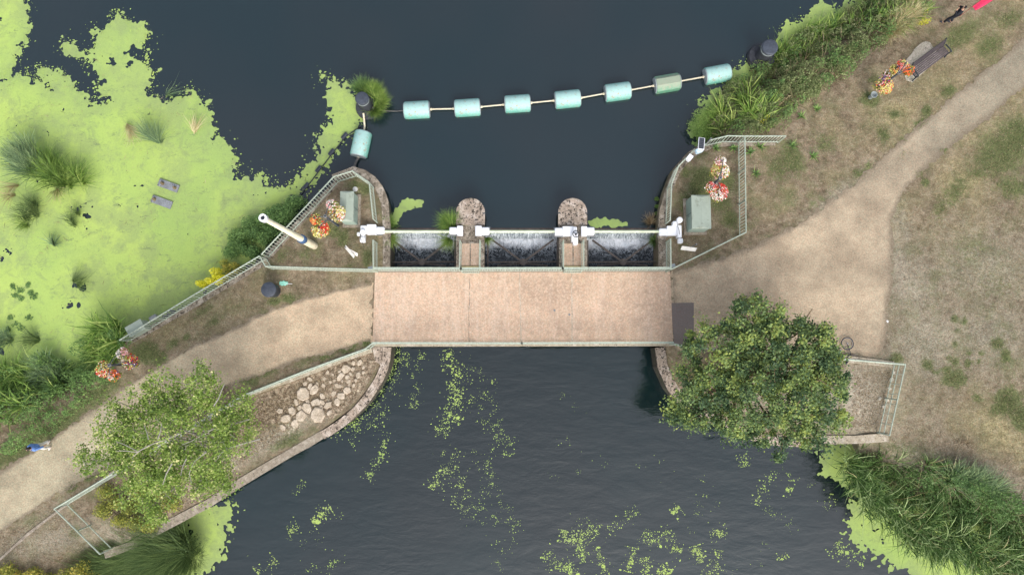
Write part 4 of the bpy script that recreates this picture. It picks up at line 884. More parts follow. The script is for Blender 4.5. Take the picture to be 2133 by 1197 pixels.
b = MB(); A = rodends(7, 1); b.path([A, A+Vector((.03, .25, 0)), P(758, 246, -.6), P(757, 236, -.4)], .05, 8); tag(b.obj('link_pipe', M['creamdirty'], True and None, True, A), 'short pipe from the turned float up to the grassy mooring post', 'pipe')
b = MB(); A = rodends(7, -1); b.path([A, P(741, 338, -.7), P(737, 350, -.55), P(728, 358, -.35)], .06, 8); tag(b.obj('link_pipe', M['rope'], None, True, A), 'bent grey pipe from the turned float to the nose of the left island', 'pipe')
# mooring dolphins
def dolphin(label, base, top, hh, R, col=True):
    r = thing('mooring_post', label, 'mooring post', (base.x, base.y, ZU))
    MB().lathe([(R*1.9, -2.0), (R*1.95, .15), (R*1.8, .3), (R*1.1, .32)], (base.x, base.y, ZU), 30).obj('ring_fender', M['dolphin'], r, True)
    MB().lathe([(R, 0), (R, hh-.12)], (base.x, base.y, ZU+.3), 26).obj('post_shaft', M['dolphin'], r, True)
    MB().lathe([(R*1.02, 0), (R*1.04, .1)], (base.x, base.y, ZU+.3+hh-.35), 26).obj('pale_band', M['tin'], r, True)
    MB().lathe([(R*1.08, 0), (R*1.1, .05), (R*.95, .12), (.02, .17)], (base.x, base.y, ZU+.3+hh-.12), 26).obj('post_cap', M['slate'], r, True)
bd = P(764, 222, ZU+.3); dolphin('dark round mooring post wrapped in yellow green grass at the left of the float row', bd, None, 1.3, .33)
bd2 = P(1588, 117, ZU+.3); dolphin('dark round mooring post half hidden in the right bank scrub', bd2, None, 1.2, .40)
# log boom
LB = [(748, 262), (717, 283), (690, 317), (663, 352), (637, 387), (613, 416), (575, 452), (545, 480)]
b = MB(); pts = [P(x+3, y+2, ZU+.06) for x, y in LB]; b.path(pts, .03, 6); tag(b.obj('boom_rope', M['black'], loc=pts[0]), 'dark boom rope running from the mooring post to the left island', 'rope')
sf = None
for i, (x, y) in enumerate(LB[1:6]):
    p = P(x, y, ZU+.1)
    if sf is None:
        sf = thing('small_float', '', 'small float', (0, 0, 0), 'small slate grey floats on the dark rope')
        MB().box((0, 0, 0), (.42, .17, .15), bevel=.04).obj('float_block', M['slate'], sf); MB().box((0, 0, .078), (.30, .03, .01)).obj('strap', M['black'], sf); o = sf
    else: o = copy_tree(sf)
    o.location = (p.x, p.y, ZU+.1); o.rotation_euler = (0, 0, math.radians(52))
    tag(o, ['topmost slate grey float on the rope, nearest the turned turquoise float', 'second slate grey float down the rope', 'middle slate grey float of the five on the rope', 'fourth slate grey float down the rope, over duckweed', 'lowest slate grey float on the rope, nearest the island bushes'][i])
for i, (x, y, lab) in enumerate(((352, 387, 'upper grey board with two rusty stubs lying in the duckweed'), (338, 421, 'lower grey board with one rusty stub lying in the duckweed'))):
    p = P(x, y, ZU); r = thing('mooring_board', lab, 'board', (p.x, p.y, ZU)); a = math.radians(-20)
    MB().box((p.x, p.y, ZU+.05), (1.15, .42, .09), a, bevel=.01).obj('plate', M['raft'], r)
    for s_ in ((-.32, .40) if i == 0 else (-.40,)):
        MB().lathe([(.10, 0), (.07, .12), (.05, .2)], (p.x+s_*math.cos(a), p.y+s_*math.sin(a), ZU+.09), 10).obj('stub', M['bark2'], r, True)
# ------------------------------------------------------------ stones
def stone(px, py, r_, label, group='pale stones in the stony wedge', flat=.5, mat='stone', name='stone'):
    p = P(px, py, 0); n = random.choice((5, 6, 6, 7, 8)); R = r_/39.; a0 = random.random()*6; rr = [R*random.uniform(.75, 1.22) for _ in range(n)]; el = random.uniform(.65, 1); ro = random.random()*3
    def ring(k, z): return [(p.x+(rr[i]*k*math.cos(a0+6.283*i/n)*math.cos(ro)-rr[i]*k*el*math.sin(a0+6.283*i/n)*math.sin(ro)), p.y+(rr[i]*k*math.cos(a0+6.283*i/n)*math.sin(ro)+rr[i]*k*el*math.sin(a0+6.283*i/n)*math.cos(ro)), z+random.uniform(-.01, .01)) for i in range(n)]
    H = min(.16, R*flat*.6); vs = ring(.95, -.1)+ring(1, H*.5)+ring(.86, H)
    fs = [tuple(range(n-1, -1, -1)), tuple(range(2*n, 3*n))]+[(q*n+i, q*n+(i+1) % n, (q+1)*n+(i+1) % n, (q+1)*n+i) for q in range(2) for i in range(n)]
    o = MB().add(vs, fs).obj(name, M[mat], loc=(p.x, p.y, 0)); return tag(o, label, 'stone', group)
ST = [(1040,250,25),(990,255,18),(930,300,35),(885,360,32),(755,380,16),(805,405,14),(835,395,14),(940,365,16),(965,340,12),(985,300,14),(1030,350,22),(950,400,16),(955,430,12),(990,435,14),(750,435,16),(855,435,18),(675,465,36),(588,498,44),(740,520,22),(530,570,28),(690,570,32),(935,475,32),(893,518,28),(860,570,28),(785,595,34),(618,618,38),(695,670,52),(565,675,40),(640,385,18),(1070,290,14),(820,345,12),(1010,395,12),(700,420,12),(640,440,22),(740,570,20),(500,640,30),(450,700,34),(520,740,26),(620,560,18),(830,500,20),(780,330,16),(880,320,14),(600,420,16),(800,650,24),(730,610,18),(560,610,20),(880,440,14),(1070,330,12),(900,400,12),(400,640,22),(420,770,24)]
def desc(x, y, r_):
    sz = 'largest flat' if r_ > 50 else 'large' if r_ >= 36 else 'medium' if r_ >= 25 else 'small' if r_ >= 15 else 'tiny'
    lr = 'at the wedge tip by the bridge' if x > 960 else 'in the upper wedge' if y < 400 and x > 740 else 'beside the curved quay wall' if x > 770 and y > 440 else 'in the wedge centre' if x > 640 and y < 540 else 'at the lower end of the cluster' if y > 540 else 'at the left edge of the cluster' if x > 505 else 'on the pale left apron'
    return sz, lr
cnt = {}
for x, y, r_ in ST: k = desc(x, y, r_); cnt.setdefault(k, []).append((x, y))
ORD = ['topmost', 'second from the top', 'third from the top', 'fourth from the top', 'fifth from the top', 'sixth from the top', 'seventh from the top', 'eighth from the top', 'ninth from the top', 'tenth from the top']
for x, y, r_ in ST:
    k = desc(x, y, r_); L = sorted(cnt[k], key=lambda t: (t[1], t[0])); i = L.index((x, y))
    lab = 'only %s pale stone %s' % k if len(L) == 1 else '%s of the %s pale stones %s' % (ORD[i], k[0], k[1])
    stone(480+x/3.86, 690+y/3.86, r_/3.86*1.18, lab)
GS = [(1857, 790, 7, 'large grey stone among the rubble by the enclosure railing'), (1852, 808, 6, 'pale stone below the large grey one by the enclosure railing'), (1846, 832, 7, 'pale stone half way down the enclosure railing'), (1840, 846, 5, 'small stone low on the enclosure rubble'), (1833, 830, 5, 'rounded stone left of the rubble line in the enclosure'), (1862, 775, 5, 'small stone at the upper end of the enclosure rubble')]
for x, y, r_, lab in GS: stone(x, y, r_*.8, lab, 'stones by the gravel enclosure railing', .6, 'slab')
stone(1848, 669, 3, 'single white stone lying at the east edge of the gravel path', None, .5, 'white')
# ------------------------------------------------------------ bench on its slab
sl = PA([(1873, 138), (1885, 127), (1897, 114), (1905, 102), (1917, 91), (1927, 87), (1936, 89), (1941, 98), (1960, 118), (1900, 172), (1888, 168)], 0)
b = MB(); b.prism(sl, -.05, .045); tag(b.obj('concrete_slab', M['slab']), kind='structure')
bc = P(1936, 129, .4); ang = math.atan2(*(lambda a, c: ((c-a).y, (c-a).x))(P(1897, 157, .45), P(1972, 101, .45))); LB_ = 2.35
r = thing('park_bench', 'dark slatted bench with black iron ends standing on a pale slab', 'bench', (bc.x, bc.y, 0))
U = Vector((math.cos(ang), math.sin(ang), 0)); W_ = Vector((math.sin(ang), -math.cos(ang), 0))      # W_ points to the path (front)
Rb = Matrix((U, -W_, Vector((0, 0, 1)))).transposed(); o0 = Vector((bc.x, bc.y, 0))-W_*.02
def bbox(u, w, z, su, sw, sz, tilt=0, bev=.01): return (o0+U*u+W_*w+Vector((0, 0, z)), (su, sw, sz), Rb @ Matrix.Rotation(tilt, 3, 'X'), bev)
m = MB()
for k in range(5): c_, s_, R_, v_ = bbox(0, -.17+k*.095, .43, LB_-.1, .08, .035); m.box(c_, s_, M=R_, bevel=v_)
m.obj('seat', M['wood'], r)
m = MB()
for k in range(4): c_, s_, R_, v_ = bbox(0, -.27-k*.05, .55+k*.11, LB_-.1, .03, .095, math.radians(24)); m.box(c_, s_, M=R_, bevel=v_)
m.obj('backrest', M['wood'], r)
for s2 in (-1, 1):
    m = MB()
    def pt(w, z): return o0+U*(s2*(LB_/2-.04))+W_*w+Vector((0, 0, z))
    m.path([pt(.30, 0), pt(.27, .25), pt(.26, .42), pt(.28, .62), pt(.10, .66), pt(-.22, .64)], .035, 8); m.path([pt(-.28, 0), pt(-.22, .25), pt(-.24, .45), pt(-.33, .70), pt(-.45, .95)], .04, 8); m.tube(pt(.27, .40), pt(-.22, .40), .03); m.tube(pt(.30, .02), pt(.34, .0), .05)
    m.obj('bench_end', M['iron'], r, True)
# ------------------------------------------------------------ bicycle lying under the tree
c1 = P(1765, 715, .12); c2 = P(1738, 742, .12); dv = (c2-c1).normalized(); c2 = c1+dv*1.02; per = Vector((-dv.y, dv.x, 0)); 
r = thing('bicycle', 'bicycle lying on the path with its front wheel out beside the big tree', 'bicycle', c1)
for c in (c1, c2):
    m = MB(); m.path([(c.x+.31*math.cos(a*math.pi/14), c.y+.31*math.sin(a*math.pi/14), c.z) for a in range(29)], .024, 8); w = m.obj('wheel', M['rubber'], r, True)
    m = MB()
    for a in range(14): m.tube(c, (c.x+.3*math.cos(a*.449), c.y+.3*math.sin(a*.449), c.z), .003, n=4)
    m.lathe([(.03, -.04), (.03, .04)], c, 10); m.obj('spokes', M['alu'], w)
    m = MB(); m.path([(c.x+.285*math.cos(a*math.pi/14), c.y+.285*math.sin(a*math.pi/14), c.z) for a in range(29)], .011, 6); m.obj('rim', M['alu'], w)
z3 = Vector((0, 0, .02)); hd = c1+dv*.28+per*.52; seat_ = c1+dv*.75+per*.60; bb = c1+dv*.58+per*.02
m = MB(); m.tube(c1, hd, .018); m.tube(hd-per*.08, bb, .02); m.tube(bb, seat_, .018); m.tube(hd, seat_-per*.12, .016); m.tube(bb, c2, .012); m.tube(seat_-per*.12, c2, .011); m.obj('frame', M['iron'], r)
m = MB(); m.tube(hd+per*.02+Vector((0, 0, -.08)), hd+per*.02+Vector((0, 0, .42)), .015); m.obj('handlebar', M['alu'], r)
m = MB(); m.box(seat_+per*.05, (.24, .08, .12), math.atan2(dv.y, dv.x), bevel=.03); m.obj('saddle', M['rubber'], r)
m = MB(); m.lathe([(.09, -.01), (.09, .01)], bb+Vector((0, 0, .04)), 16); m.tube(bb, bb+dv*.16+z3, .01); m.tube(bb, bb-dv*.16-z3, .01); m.obj('cranks', M['alu'], r)
# ------------------------------------------------------------ red feather banner
p0 = P(1999, 34, 0); r = thing('feather_banner', 'tall red feather banner on a thin pole behind the dark clothed person', 'banner', p0)
MB().path([p0, p0+Vector((0, 0, 2.5)), p0+Vector((.05, .0, 3.4)), p0+Vector((.3, 0, 3.9)), p0+Vector((.55, .0, 3.8))], .014, 6).obj('banner_pole', M['redpole'], r)
vs = []; fs = []
for i in range(15):
    t = i/14; z = 1.0+2.9*t
    for j in range(7):
        u = j/6; w = .42*math.sin(math.pi*min(1, .22+t*.75))**.7; vs.append((p0.x+.02+u*w*.9, p0.y-u*w*.45+.03*math.sin(u*7+t*4), z-u*.12*(1-t)))
for i in range(14):
    for j in range(6): fs.append((i*7+j, i*7+j+1, (i+1)*7+j+1, (i+1)*7+j))
MB().add(vs, fs).obj('banner_cloth', M['red'], r, True)
# ------------------------------------------------------------ plants
def in_poly(poly, n, sep=0):
    """n random world points (x,y) inside the polygon"""
    P_ = np.array(poly); lo, hi = P_.min(0), P_.max(0); out = []
    while sum(len(o) for o in out) < n:
        q = rng.uniform(lo, hi, (n*3, 2)); out.append(q[inside(q[:, 0], q[:, 1], poly)])
    return np.vstack(out)[:n]
def blades(base, h, lean, w, az=None, azs=None, rnd=None, seg=4, fl=0.0, curl=.5):
    """arrays: base (n,3), h, lean, w (n,) -> V,F,rnd ; az direction of lean"""
    n = len(base); az = rng.uniform(0, 6.283, n) if az is None else az
    ts = np.linspace(0, 1, seg+1); ax, ay = np.cos(az), np.sin(az); V = []; sx, sy = -ay, ax; cu = rng.normal(0, curl, n)*h*np.minimum(lean, 1)
    for i, t in enumerate(ts):
        off = h*lean*(t**1.7); z = h*np.sqrt(np.maximum(0, 1-np.minimum(lean*.75, .97)**2))*(t-fl*t*t)
        ww = w*(1-t**2.2)*.5+.001
        c = np.column_stack([base[:, 0]+ax*off+sx*cu*t**2.5, base[:, 1]+ay*off+sy*cu*t**2.5, base[:, 2]+z])
        s = np.column_stack([sx*ww, sy*ww, 0*ww]); V += [c-s, c+s]
    V = np.stack(V, 1).reshape(-1, 3); m = 2*(seg+1); b0 = np.arange(n)*m; F = []
    for i in range(seg): F.append(np.column_stack([b0+2*i, b0+2*i+1, b0+2*i+3, b0+2*i+2]))
    r = rng.random(n) if rnd is None else rnd
    return V, np.vstack(F), np.repeat(r, m)
def leaves(c, size, rnd=None, up=.6, asp=.62, az=None):
    n = len(c); nrm = rng.normal(size=(n, 3)); nrm[:, 2] = np.abs(nrm[:, 2])+up; nrm /= np.linalg.norm(nrm, axis=1)[:, None]
    t = rng.normal(size=(n, 3)); t -= nrm*(t*nrm).sum(1)[:, None]; t /= np.linalg.norm(t, axis=1)[:, None]; s = np.cross(nrm, t)
    L = (size if np.ndim(size) else np.full(n, size))[:, None]
    V = np.stack([c-t*L*.5, c+s*L*asp*.5-t*L*.08, c+t*L*.5-nrm*L*.12, c-s*L*asp*.5-t*L*.08], 1).reshape(-1, 3)
    b0 = np.arange(n)*4; r = rng.random(n) if rnd is None else rnd
    return V, np.column_stack([b0, b0+1, b0+2, b0+3]), np.repeat(r, 4)
class PM:
    def __init__(s): s.V = []; s.F = []; s.R = []; s.n = 0
    def add(s, vfr): V, F, R = vfr; s.V.append(V); s.F.append(F+s.n); s.R.append(R); s.n += len(V); return s
    def obj(s, name, mat, parent=None, loc=None):
        me = np_mesh(name, np.vstack(s.V), np.vstack(s.F), {'rnd': np.clip(np.concatenate(s.R), 0, 1)}); return link(name, me, mat, parent, loc)
def dome_leaves(cx, cy, z0, rx, ry, rz, n, size, tone=0, rim=.75, up=.5):
    d = rng.normal(size=(n, 3)); d[:, 2] = np.abs(d[:, 2]); d /= np.linalg.norm(d, axis=1)[:, None]
    rr = rng.uniform(rim, 1.08, n)[:, None]; c = np.array([cx, cy, z0])+d*rr*np.array([rx, ry, rz])
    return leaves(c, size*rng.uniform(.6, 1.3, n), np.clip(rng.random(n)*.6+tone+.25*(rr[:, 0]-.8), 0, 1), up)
def tuft(pts, n, h, lean, w, spread, tone=0, jit=.3, az0=None, azs=.7, seg=4):
    """pts (k,3) clump centres; blades fan out of each clump"""
    k = rng.integers(0, len(pts), n); az = rng.uniform(0, 6.283, n) if az0 is None else az0+rng.normal(0, azs, n)
    r = spread*np.sqrt(rng.random(n)); base = pts[k]+np.column_stack([np.cos(az)*r, np.sin(az)*r, 0*r])
    return blades(base, h*rng.uniform(1-jit, 1+jit, n), np.clip(lean*rng.uniform(.4, 1.3, n), 0, 1.2), w*rng.uniform(.6, 1.3, n), az, rnd=np.clip(rng.random(n)**1.5*.95+tone*.8+.15*((k*37) % 10)/10, 0, 1), seg=seg)
def gpts(px, zoff=0, lo=None):
    a = np.array(px, float); z = ground_z(a[:, 0], a[:, 1]); z = np.maximum(z, lo if lo is not None else -9); return np.column_stack([a, z+zoff])
def areapts(pxpoly, n, lo, zoff=0):
    q = in_poly(PA(pxpoly), n); return gpts(q, zoff, lo)
V1 = [(1530, 160), (1560, 140), (1600, 118), (1640, 105), (1650, 75), (1700, 55), (1760, 30), (1800, 0), (1920, -50), (1928, 30), (1860, 72), (1810, 105), (1750, 160), (1700, 192), (1660, 235), (1610, 275), (1540, 278), (1500, 284), (1490, 240)]
def mass(name, label, poly, lo, specs, cat='undergrowth'):
    """specs: list of (kind, n clumps, n items, size params..., material)"""
    objs = []
    for sp in specs:
        kind, nc, n, mat, par = sp; c = areapts(sp[4].get('poly', poly), nc, lo); pm = PM()
        if kind == 'blade':
            pm.add(tuft(c, n, par['h'], par['lean'], par['w'], par['sp'], par.get('tone', 0), az0=par.get('az'), azs=par.get('azs', .7)))
        else:
            for q in c:
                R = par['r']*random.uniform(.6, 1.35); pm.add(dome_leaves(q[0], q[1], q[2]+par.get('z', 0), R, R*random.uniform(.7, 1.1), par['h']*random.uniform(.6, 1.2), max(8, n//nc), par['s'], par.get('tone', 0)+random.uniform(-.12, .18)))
        objs.append(pm.obj(name if not objs else par.get('nm', 'undergrowth'), M[mat]))
        tag(objs[-1], par.get('label', label), cat, kind='stuff')
    return objs
mass('bank_scrub', 'tangled olive and brown scrub along the right bank', V1, ZU, [
    ('leaf', 270, 42000, 'lf_scrub', dict(r=.40, h=.75, s=.09, tone=.03)),
    ('leaf', 90, 9000, 'lf_nettle', dict(r=.35, h=.9, s=.09, label='green nettle like plants scattered through the right bank scrub', nm='bank_plants')),
    ('blade', 70, 1000, 'lf_reed', dict(h=.8, lean=.85, w=.07, sp=.15, tone=.1, poly=[(1600, 115), (1650, 60), (1730, 40), (1800, 5), (1920, -50), (1925, 30), (1850, 70), (1760, 60), (1690, 110), (1640, 140)], label='tall green reeds at the top of the right bank', nm='bank_reeds')),
    ('blade', 60, 900, 'lf_brown', dict(h=.7, lean=.9, w=.03, sp=.12, label='dry brown stems tangled through the right bank scrub', nm='dead_stems')),
    ('blade', 16, 320, 'lf_reed', dict(h=1.0, lean=.85, w=.07, sp=.12, tone=.25, az=2.0, azs=1.1, poly=[(1490, 282), (1500, 230), (1540, 190), (1580, 175), (1600, 210), (1590, 270)], label='arching yellow green reeds above the solar panel', nm='bank_reeds')),
    ('leaf', 40, 7000, 'lf_cress', dict(r=.36, h=.28, s=.06, z=.05, poly=[(1440, 275), (1450, 245), (1475, 215), (1505, 205), (1520, 235), (1500, 270), (1470, 288)], label='low bright green water plants at the corner of the right bank', nm='water_plants')),
    ])
V2 = [(-300, 800), (0, 752), (60, 748), (130, 742), (190, 690), (245, 662), (262, 690), (268, 715), (245, 765), (205, 812), (150, 862), (60, 918), (0, 948), (-300, 1100)]
mass('reed_bed', 'dense green reeds and nettles along the far left bank', V2, ZU, [
    ('leaf', 250, 48000, 'lf_nettle', dict(r=.45, h=.75, s=.085, tone=.03)),
    ('blade', 130, 1700, 'lf_reed', dict(h=.9, lean=.85, w=.075, sp=.2, tone=.05, poly=[(-200, 800), (0, 770), (130, 760), (120, 820), (0, 890), (-200, 950)], label='tall arching green reeds at the far left edge', nm='bank_reeds')),
    ('blade', 34, 700, 'lf_reed', dict(h=.95, lean=.85, w=.08, sp=.14, tone=.12, poly=[(170, 740), (200, 680), (250, 662), (265, 705), (230, 755)], label='broad arching reeds beside the end of the left railing', nm='bank_reeds')),
    ('blade', 20, 700, 'lf_reedgrey', dict(h=.9, lean=.6, w=.03, sp=.2, poly=[(60, 760), (110, 745), (130, 790), (70, 810)], label='blue green rush clump at the edge of the left duckweed', nm='bank_reeds'))])
V3 = [(1752, 960), (1790, 948), (1850, 955), (1920, 965), (2000, 985), (2070, 1015), (2133, 1050), (2350, 1150), (2350, 1400), (2133, 1215), (2050, 1190), (1985, 1165), (1900, 1140), (1850, 1100), (1800, 1060), (1770, 1010)]
mass('reed_bed', 'thick dark green reed bed curving round the lower right water edge', V3, ZL+.3, [
    ('leaf', 200, 30000, 'lf_reedlow', dict(r=.42, h=.75, s=.085, tone=.05)),
    ('blade', 420, 4200, 'lf_reedlow', dict(h=.85, lean=.8, w=.05, sp=.35, tone=.02, label='tall curling green reeds at lower right', nm='bank_reeds')),
    ('blade', 90, 1100, 'lf_reedlow', dict(h=1.05, lean=.95, w=.06, sp=.2, tone=.12, az=-2.2, azs=.7, poly=[(1752, 960), (1790, 1000), (1830, 1060), (1900, 1120), (2000, 1160), (2133, 1200), (2133, 1160), (2000, 1120), (1880, 1060), (1820, 1000), (1790, 960)], label='olive reeds leaning out over the duckweed at lower right', nm='bank_reeds')),
    ('leaf', 90, 12000, 'lf_nettle', dict(r=.42, h=.5, s=.08, z=.6, tone=-.12, poly=[(1880, 975), (2000, 990), (2133, 1060), (2250, 1150), (2200, 1190), (2050, 1110), (1900, 1050)], label='blue green nettles in the middle of the lower right reeds', nm='bank_plants')),
    ('blade', 30, 1300, 'lf_reedgrey', dict(h=.9, lean=.85, w=.04, sp=.15, tone=.1, az=1.1, azs=.6, poly=[(1960, 990), (2040, 1000), (2070, 1020), (2040, 1040), (1980, 1020)], label='pale fan of reeds leaning up the bank at lower right', nm='bank_reeds')),
    ('blade', 60, 320, 'lf_straw', dict(h=1.1, lean=.8, w=.03, sp=.3, tone=-.1, az=-1.8, azs=1.5, label='straw coloured dead reeds among the lower right bed', nm='dead_reeds'))])
def clump(name, label, px, py, z, parts, cat='plant', group=None, zb=None):
    p = P(px, py, z); r = thing(name, label, cat, (p.x, p.y, z), group)
    for nm, mat, fn in parts: pm = PM(); fn(pm, p); pm.obj(nm, M[mat], r)
    return r
def c3(p, pts, z=None): return np.array([[p.x+a/39, p.y-b_/39, p.z if z is None else z] for a, b_ in pts])
clump('reed_clump', 'big blue green reed clump standing in the left duckweed', 95, 365, ZU, [
    ('grey_blades', 'lf_reedgrey', lambda pm, p: pm.add(tuft(c3(p, [(-45, -25), (-25, -40), (-15, -10), (-30, 0)]), 900, 1.2, .6, .035, .40, .05, az0=1.9, azs=.9))),
    ('green_blades', 'lf_reed', lambda pm, p: (pm.add(tuft(c3(p, [(10, 5), (25, -5), (5, -20), (35, 15)]), 850, 1.05, .75, .035, .35, -.1, az0=.8, azs=1.3)), pm.add(tuft(c3(p, [(65, 10), (80, 20), (50, 25)]), 330, 1.0, .95, .028, .25, .1, az0=.9, azs=.8)))),
    ('dead_blades', 'lf_straw', lambda pm, p: (pm.add(tuft(c3(p, [(-60, 40), (-55, 20)]), 60, .9, .9, .03, .12, 0, az0=-2.2, azs=.4)), pm.add(tuft(c3(p, [(28, 30)]), 50, .8, .9, .03, .12, 0, az0=-1.2, azs=.4))))], 'reeds')
def grasstuft(label, px, py, z, n, h, mat='lf_reedgrey', lean=.8, w=.022, sp=.15, az=None, azs=.8, tone=0, name='grass_tuft', pts=((0, 0),), group=None):
    return clump(name, label, px, py, z, [('blades', mat, lambda pm, p: pm.add(tuft(c3(p, pts), n, h, lean, w, sp, tone, az0=az, azs=azs)))], 'grass', group)
grasstuft('thin dark grass tuft in the duckweed below the big reed clump', 70, 440, ZU, 330, .8, 'lf_tuss', az=1.6, azs=1.6, pts=((0, 0), (8, 10), (-10, 15), (5, -12)))
grasstuft('yellow green grass spray below the thin dark tuft', 60, 468, ZU, 90, .6, 'lf_reed', az=-2.5, azs=1.0, tone=.4)
grasstuft('faint dark grass wisps right of the thin dark tuft', 150, 462, ZU, 130, .6, 'lf_tuss', az=1.2, azs=.8, pts=((0, 0), (12, -14), (5, 10)))
grasstuft('upright green grass tuft in the upper duckweed', 325, 300, ZU, 230, 1.0, 'lf_reedgrey', az=1.9, azs=.6, pts=((10, 0), (-8, -8)))
grasstuft('straw yellow bundle of dead reeds lying in the upper duckweed', 272, 268, ZU+.03, 110, .8, 'lf_straw', tone=.5, lean=1.15, w=.03, az=-1.05, azs=.15, sp=.2, pts=((-8, -12), (0, 0)), name='dead_reeds')
grasstuft('dry brownish reeds near the right edge of the upper duckweed', 404, 280, ZU+.03, 45, .8, 'lf_straw', tone=.3, lean=1.1, w=.03, az=1.2, azs=.25, sp=.18, name='dead_reeds')
grasstuft('small blue green leaf blades low in the left duckweed', 112, 512, ZU, 60, .6, 'lf_reedgrey', az=.9, azs=.6, w=.04)
grasstuft('faint brown stems under the duckweed in the middle left', 150, 585, ZU, 90, .9, 'lf_tuss', lean=1.1, az=.2, azs=.4, pts=((0, 0), (10, 10)))
grasstuft('dark grass spray at the lower left of the duckweed', 85, 708, ZU, 170, .8, 'lf_tuss', lean=1.0, az=3.0, azs=.4, tone=.1)
grasstuft('dark tuft at the left edge of the duckweed', 12, 700, ZU, 300, .7, 'lf_reedgrey', pts=((0, 0), (12, 8), (-10, 14)))
grasstuft('thin grass blades at the top edge of the duckweed', 345, 200, ZU, 40, .9, 'lf_reedgrey', lean=1.1, az=.15, azs=.25, w=.02)
def leafpatch(label, px, py, z, pts, n, s, h, mat, R, name='low_plant', cat='plant', group=None, tone=0, up=.5):
    def fn(pm, p):
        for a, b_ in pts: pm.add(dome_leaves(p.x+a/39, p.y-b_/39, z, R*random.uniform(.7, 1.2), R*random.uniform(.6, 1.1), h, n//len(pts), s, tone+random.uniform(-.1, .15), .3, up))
    return clump(name, label, px, py, z, [('leaves', mat, fn)], cat, group)
leafpatch('floating cluster of round green leaves in the left duckweed', 50, 605, ZU, [(-22, -8), (-8, 0), (8, -12), (15, 5), (-4, 16), (22, 12), (-16, 10)], 420, .12, .07, 'lf_nettle', .22, up=3)
leafpatch('loose floating leaves above the lower left rush', 30, 675, ZU, [(-8, -14), (4, 0), (16, 8), (-12, 10), (30, -14)], 260, .11, .07, 'lf_nettle', .2, up=3)
# island bushes and shrubs
leafpatch('dense dark green bush outside the left island railing', 548, 482, ZU+.05, [(-50, 30), (-35, 8), (-22, -14), (-50, 12), (-10, 6), (-30, 38), (5, -22), (22, -36), (38, -44), (58, -42), (10, 16), (35, -20), (-14, 46), (-60, 45), (70, -60), (25, 0), (50, -28)], 15000, .085, .95, 'lf_nettle', .52, 'bush', 'bush', tone=-.08)
leafpatch('bright yellow leaved shrub growing through the slanting railing', 460, 578, ZU+.5, [(0, 0), (-14, 8), (10, 4), (-4, -10), (-32, 14), (6, 12)], 3000, .09, .95, 'lf_yel', .26, 'yellow_shrub', 'shrub', tone=.25)
leafpatch('yellow green shrub sprig beside the bright yellow shrub', 478, 562, ZU+.2, [(0, 0), (14, -8), (-6, -12), (24, 4), (10, 12)], 1500, .08, .8, 'lf_olive', .28, 'yellow_green_shrub', 'shrub', tone=.15)
leafpatch('yellow green shrub along the bottom left picture edge', 100, 1200, -.1, [(-95, 0), (-70, -12), (-45, 0), (-20, -6), (10, 4), (40, 0), (70, -10), (90, 4), (-110, 14), (-55, 18), (0, 20), (50, 18)], 9500, .09, .9, 'lf_olive', .55, 'bottom_shrub', 'shrub', tone=.15)
clump('tussock', 'large dark green drooping tussock at the bottom left water edge', 345, 1135, ZL+.3, [
    ('drooping_blades', 'lf_tuss', lambda pm, p: (pm.add(tuft(c3(p, [(50, -10), (60, 10), (40, 25), (30, -20)]), 3000, 1.9, .95, .022, .7, -.12, az0=3.3, azs=.45, seg=5)), pm.add(tuft(c3(p, [(-20, 10), (-60, 30), (-90, 40), (10, 30)]), 3000, 1.6, .95, .022, .7, -.05, az0=3.6, azs=.6, seg=5)), pm.add(tuft(c3(p, [(40, 0), (55, 20), (20, 25)]), 1500, 1.0, .7, .02, .6, -.2)))),
    ('core_leaves', 'lf_tuss', lambda pm, p: [pm.add(dome_leaves(p.x+a/39, p.y-b_/39, p.z, .8, .7, 1.0, 1500, .07, -.25)) for a, b_ in ((40, 0), (0, 20), (-45, 25))])], 'grass')
leafpatch('leafy green weed at the left foot of the dark tussock', 190, 1185, ZL+.9, [(0, 0), (20, -6), (-14, 8), (30, 10)], 1500, .08, .5, 'lf_nettle', .3, 'weed', 'plant')
leafpatch('olive and rusty orange shrub below the left tree', 300, 1055, .0, [(-70, -30), (-45, -10), (-20, 0), (5, -22), (25, 8), (40, -30), (-40, 25), (-10, 30), (20, 35), (-75, 5), (60, -8), (-15, -40)], 9000, .08, .8, 'lf_olive', .5, 'rusty_shrub', 'shrub', tone=-.12)
def straw(pm, p):
    c = c3(p, [(-18, 20), (-8, 10), (2, 2), (12, -8), (22, -16)], .12); pm.add(tuft(c, 900, .75, 1.0, .018, .22, .05, az0=.9, azs=.7)); pm.add(tuft(c, 500, .6, 1.0, .018, .22, 0, az0=-2.2, azs=.5))
clump('straw_heap', 'heap of pale cut straw at the edge of the right bank', 1868, 52, .0, [('stalks', 'lf_straw', straw)], 'straw')
leafpatch('yellow flowering weed beside the straw heap', 1918, 42, 0, [(0, 0), (3, -12), (-2, 8), (8, 6)], 420, .06, .5, 'lf_yel', .2, 'yellow_flowering_weed', 'weed')
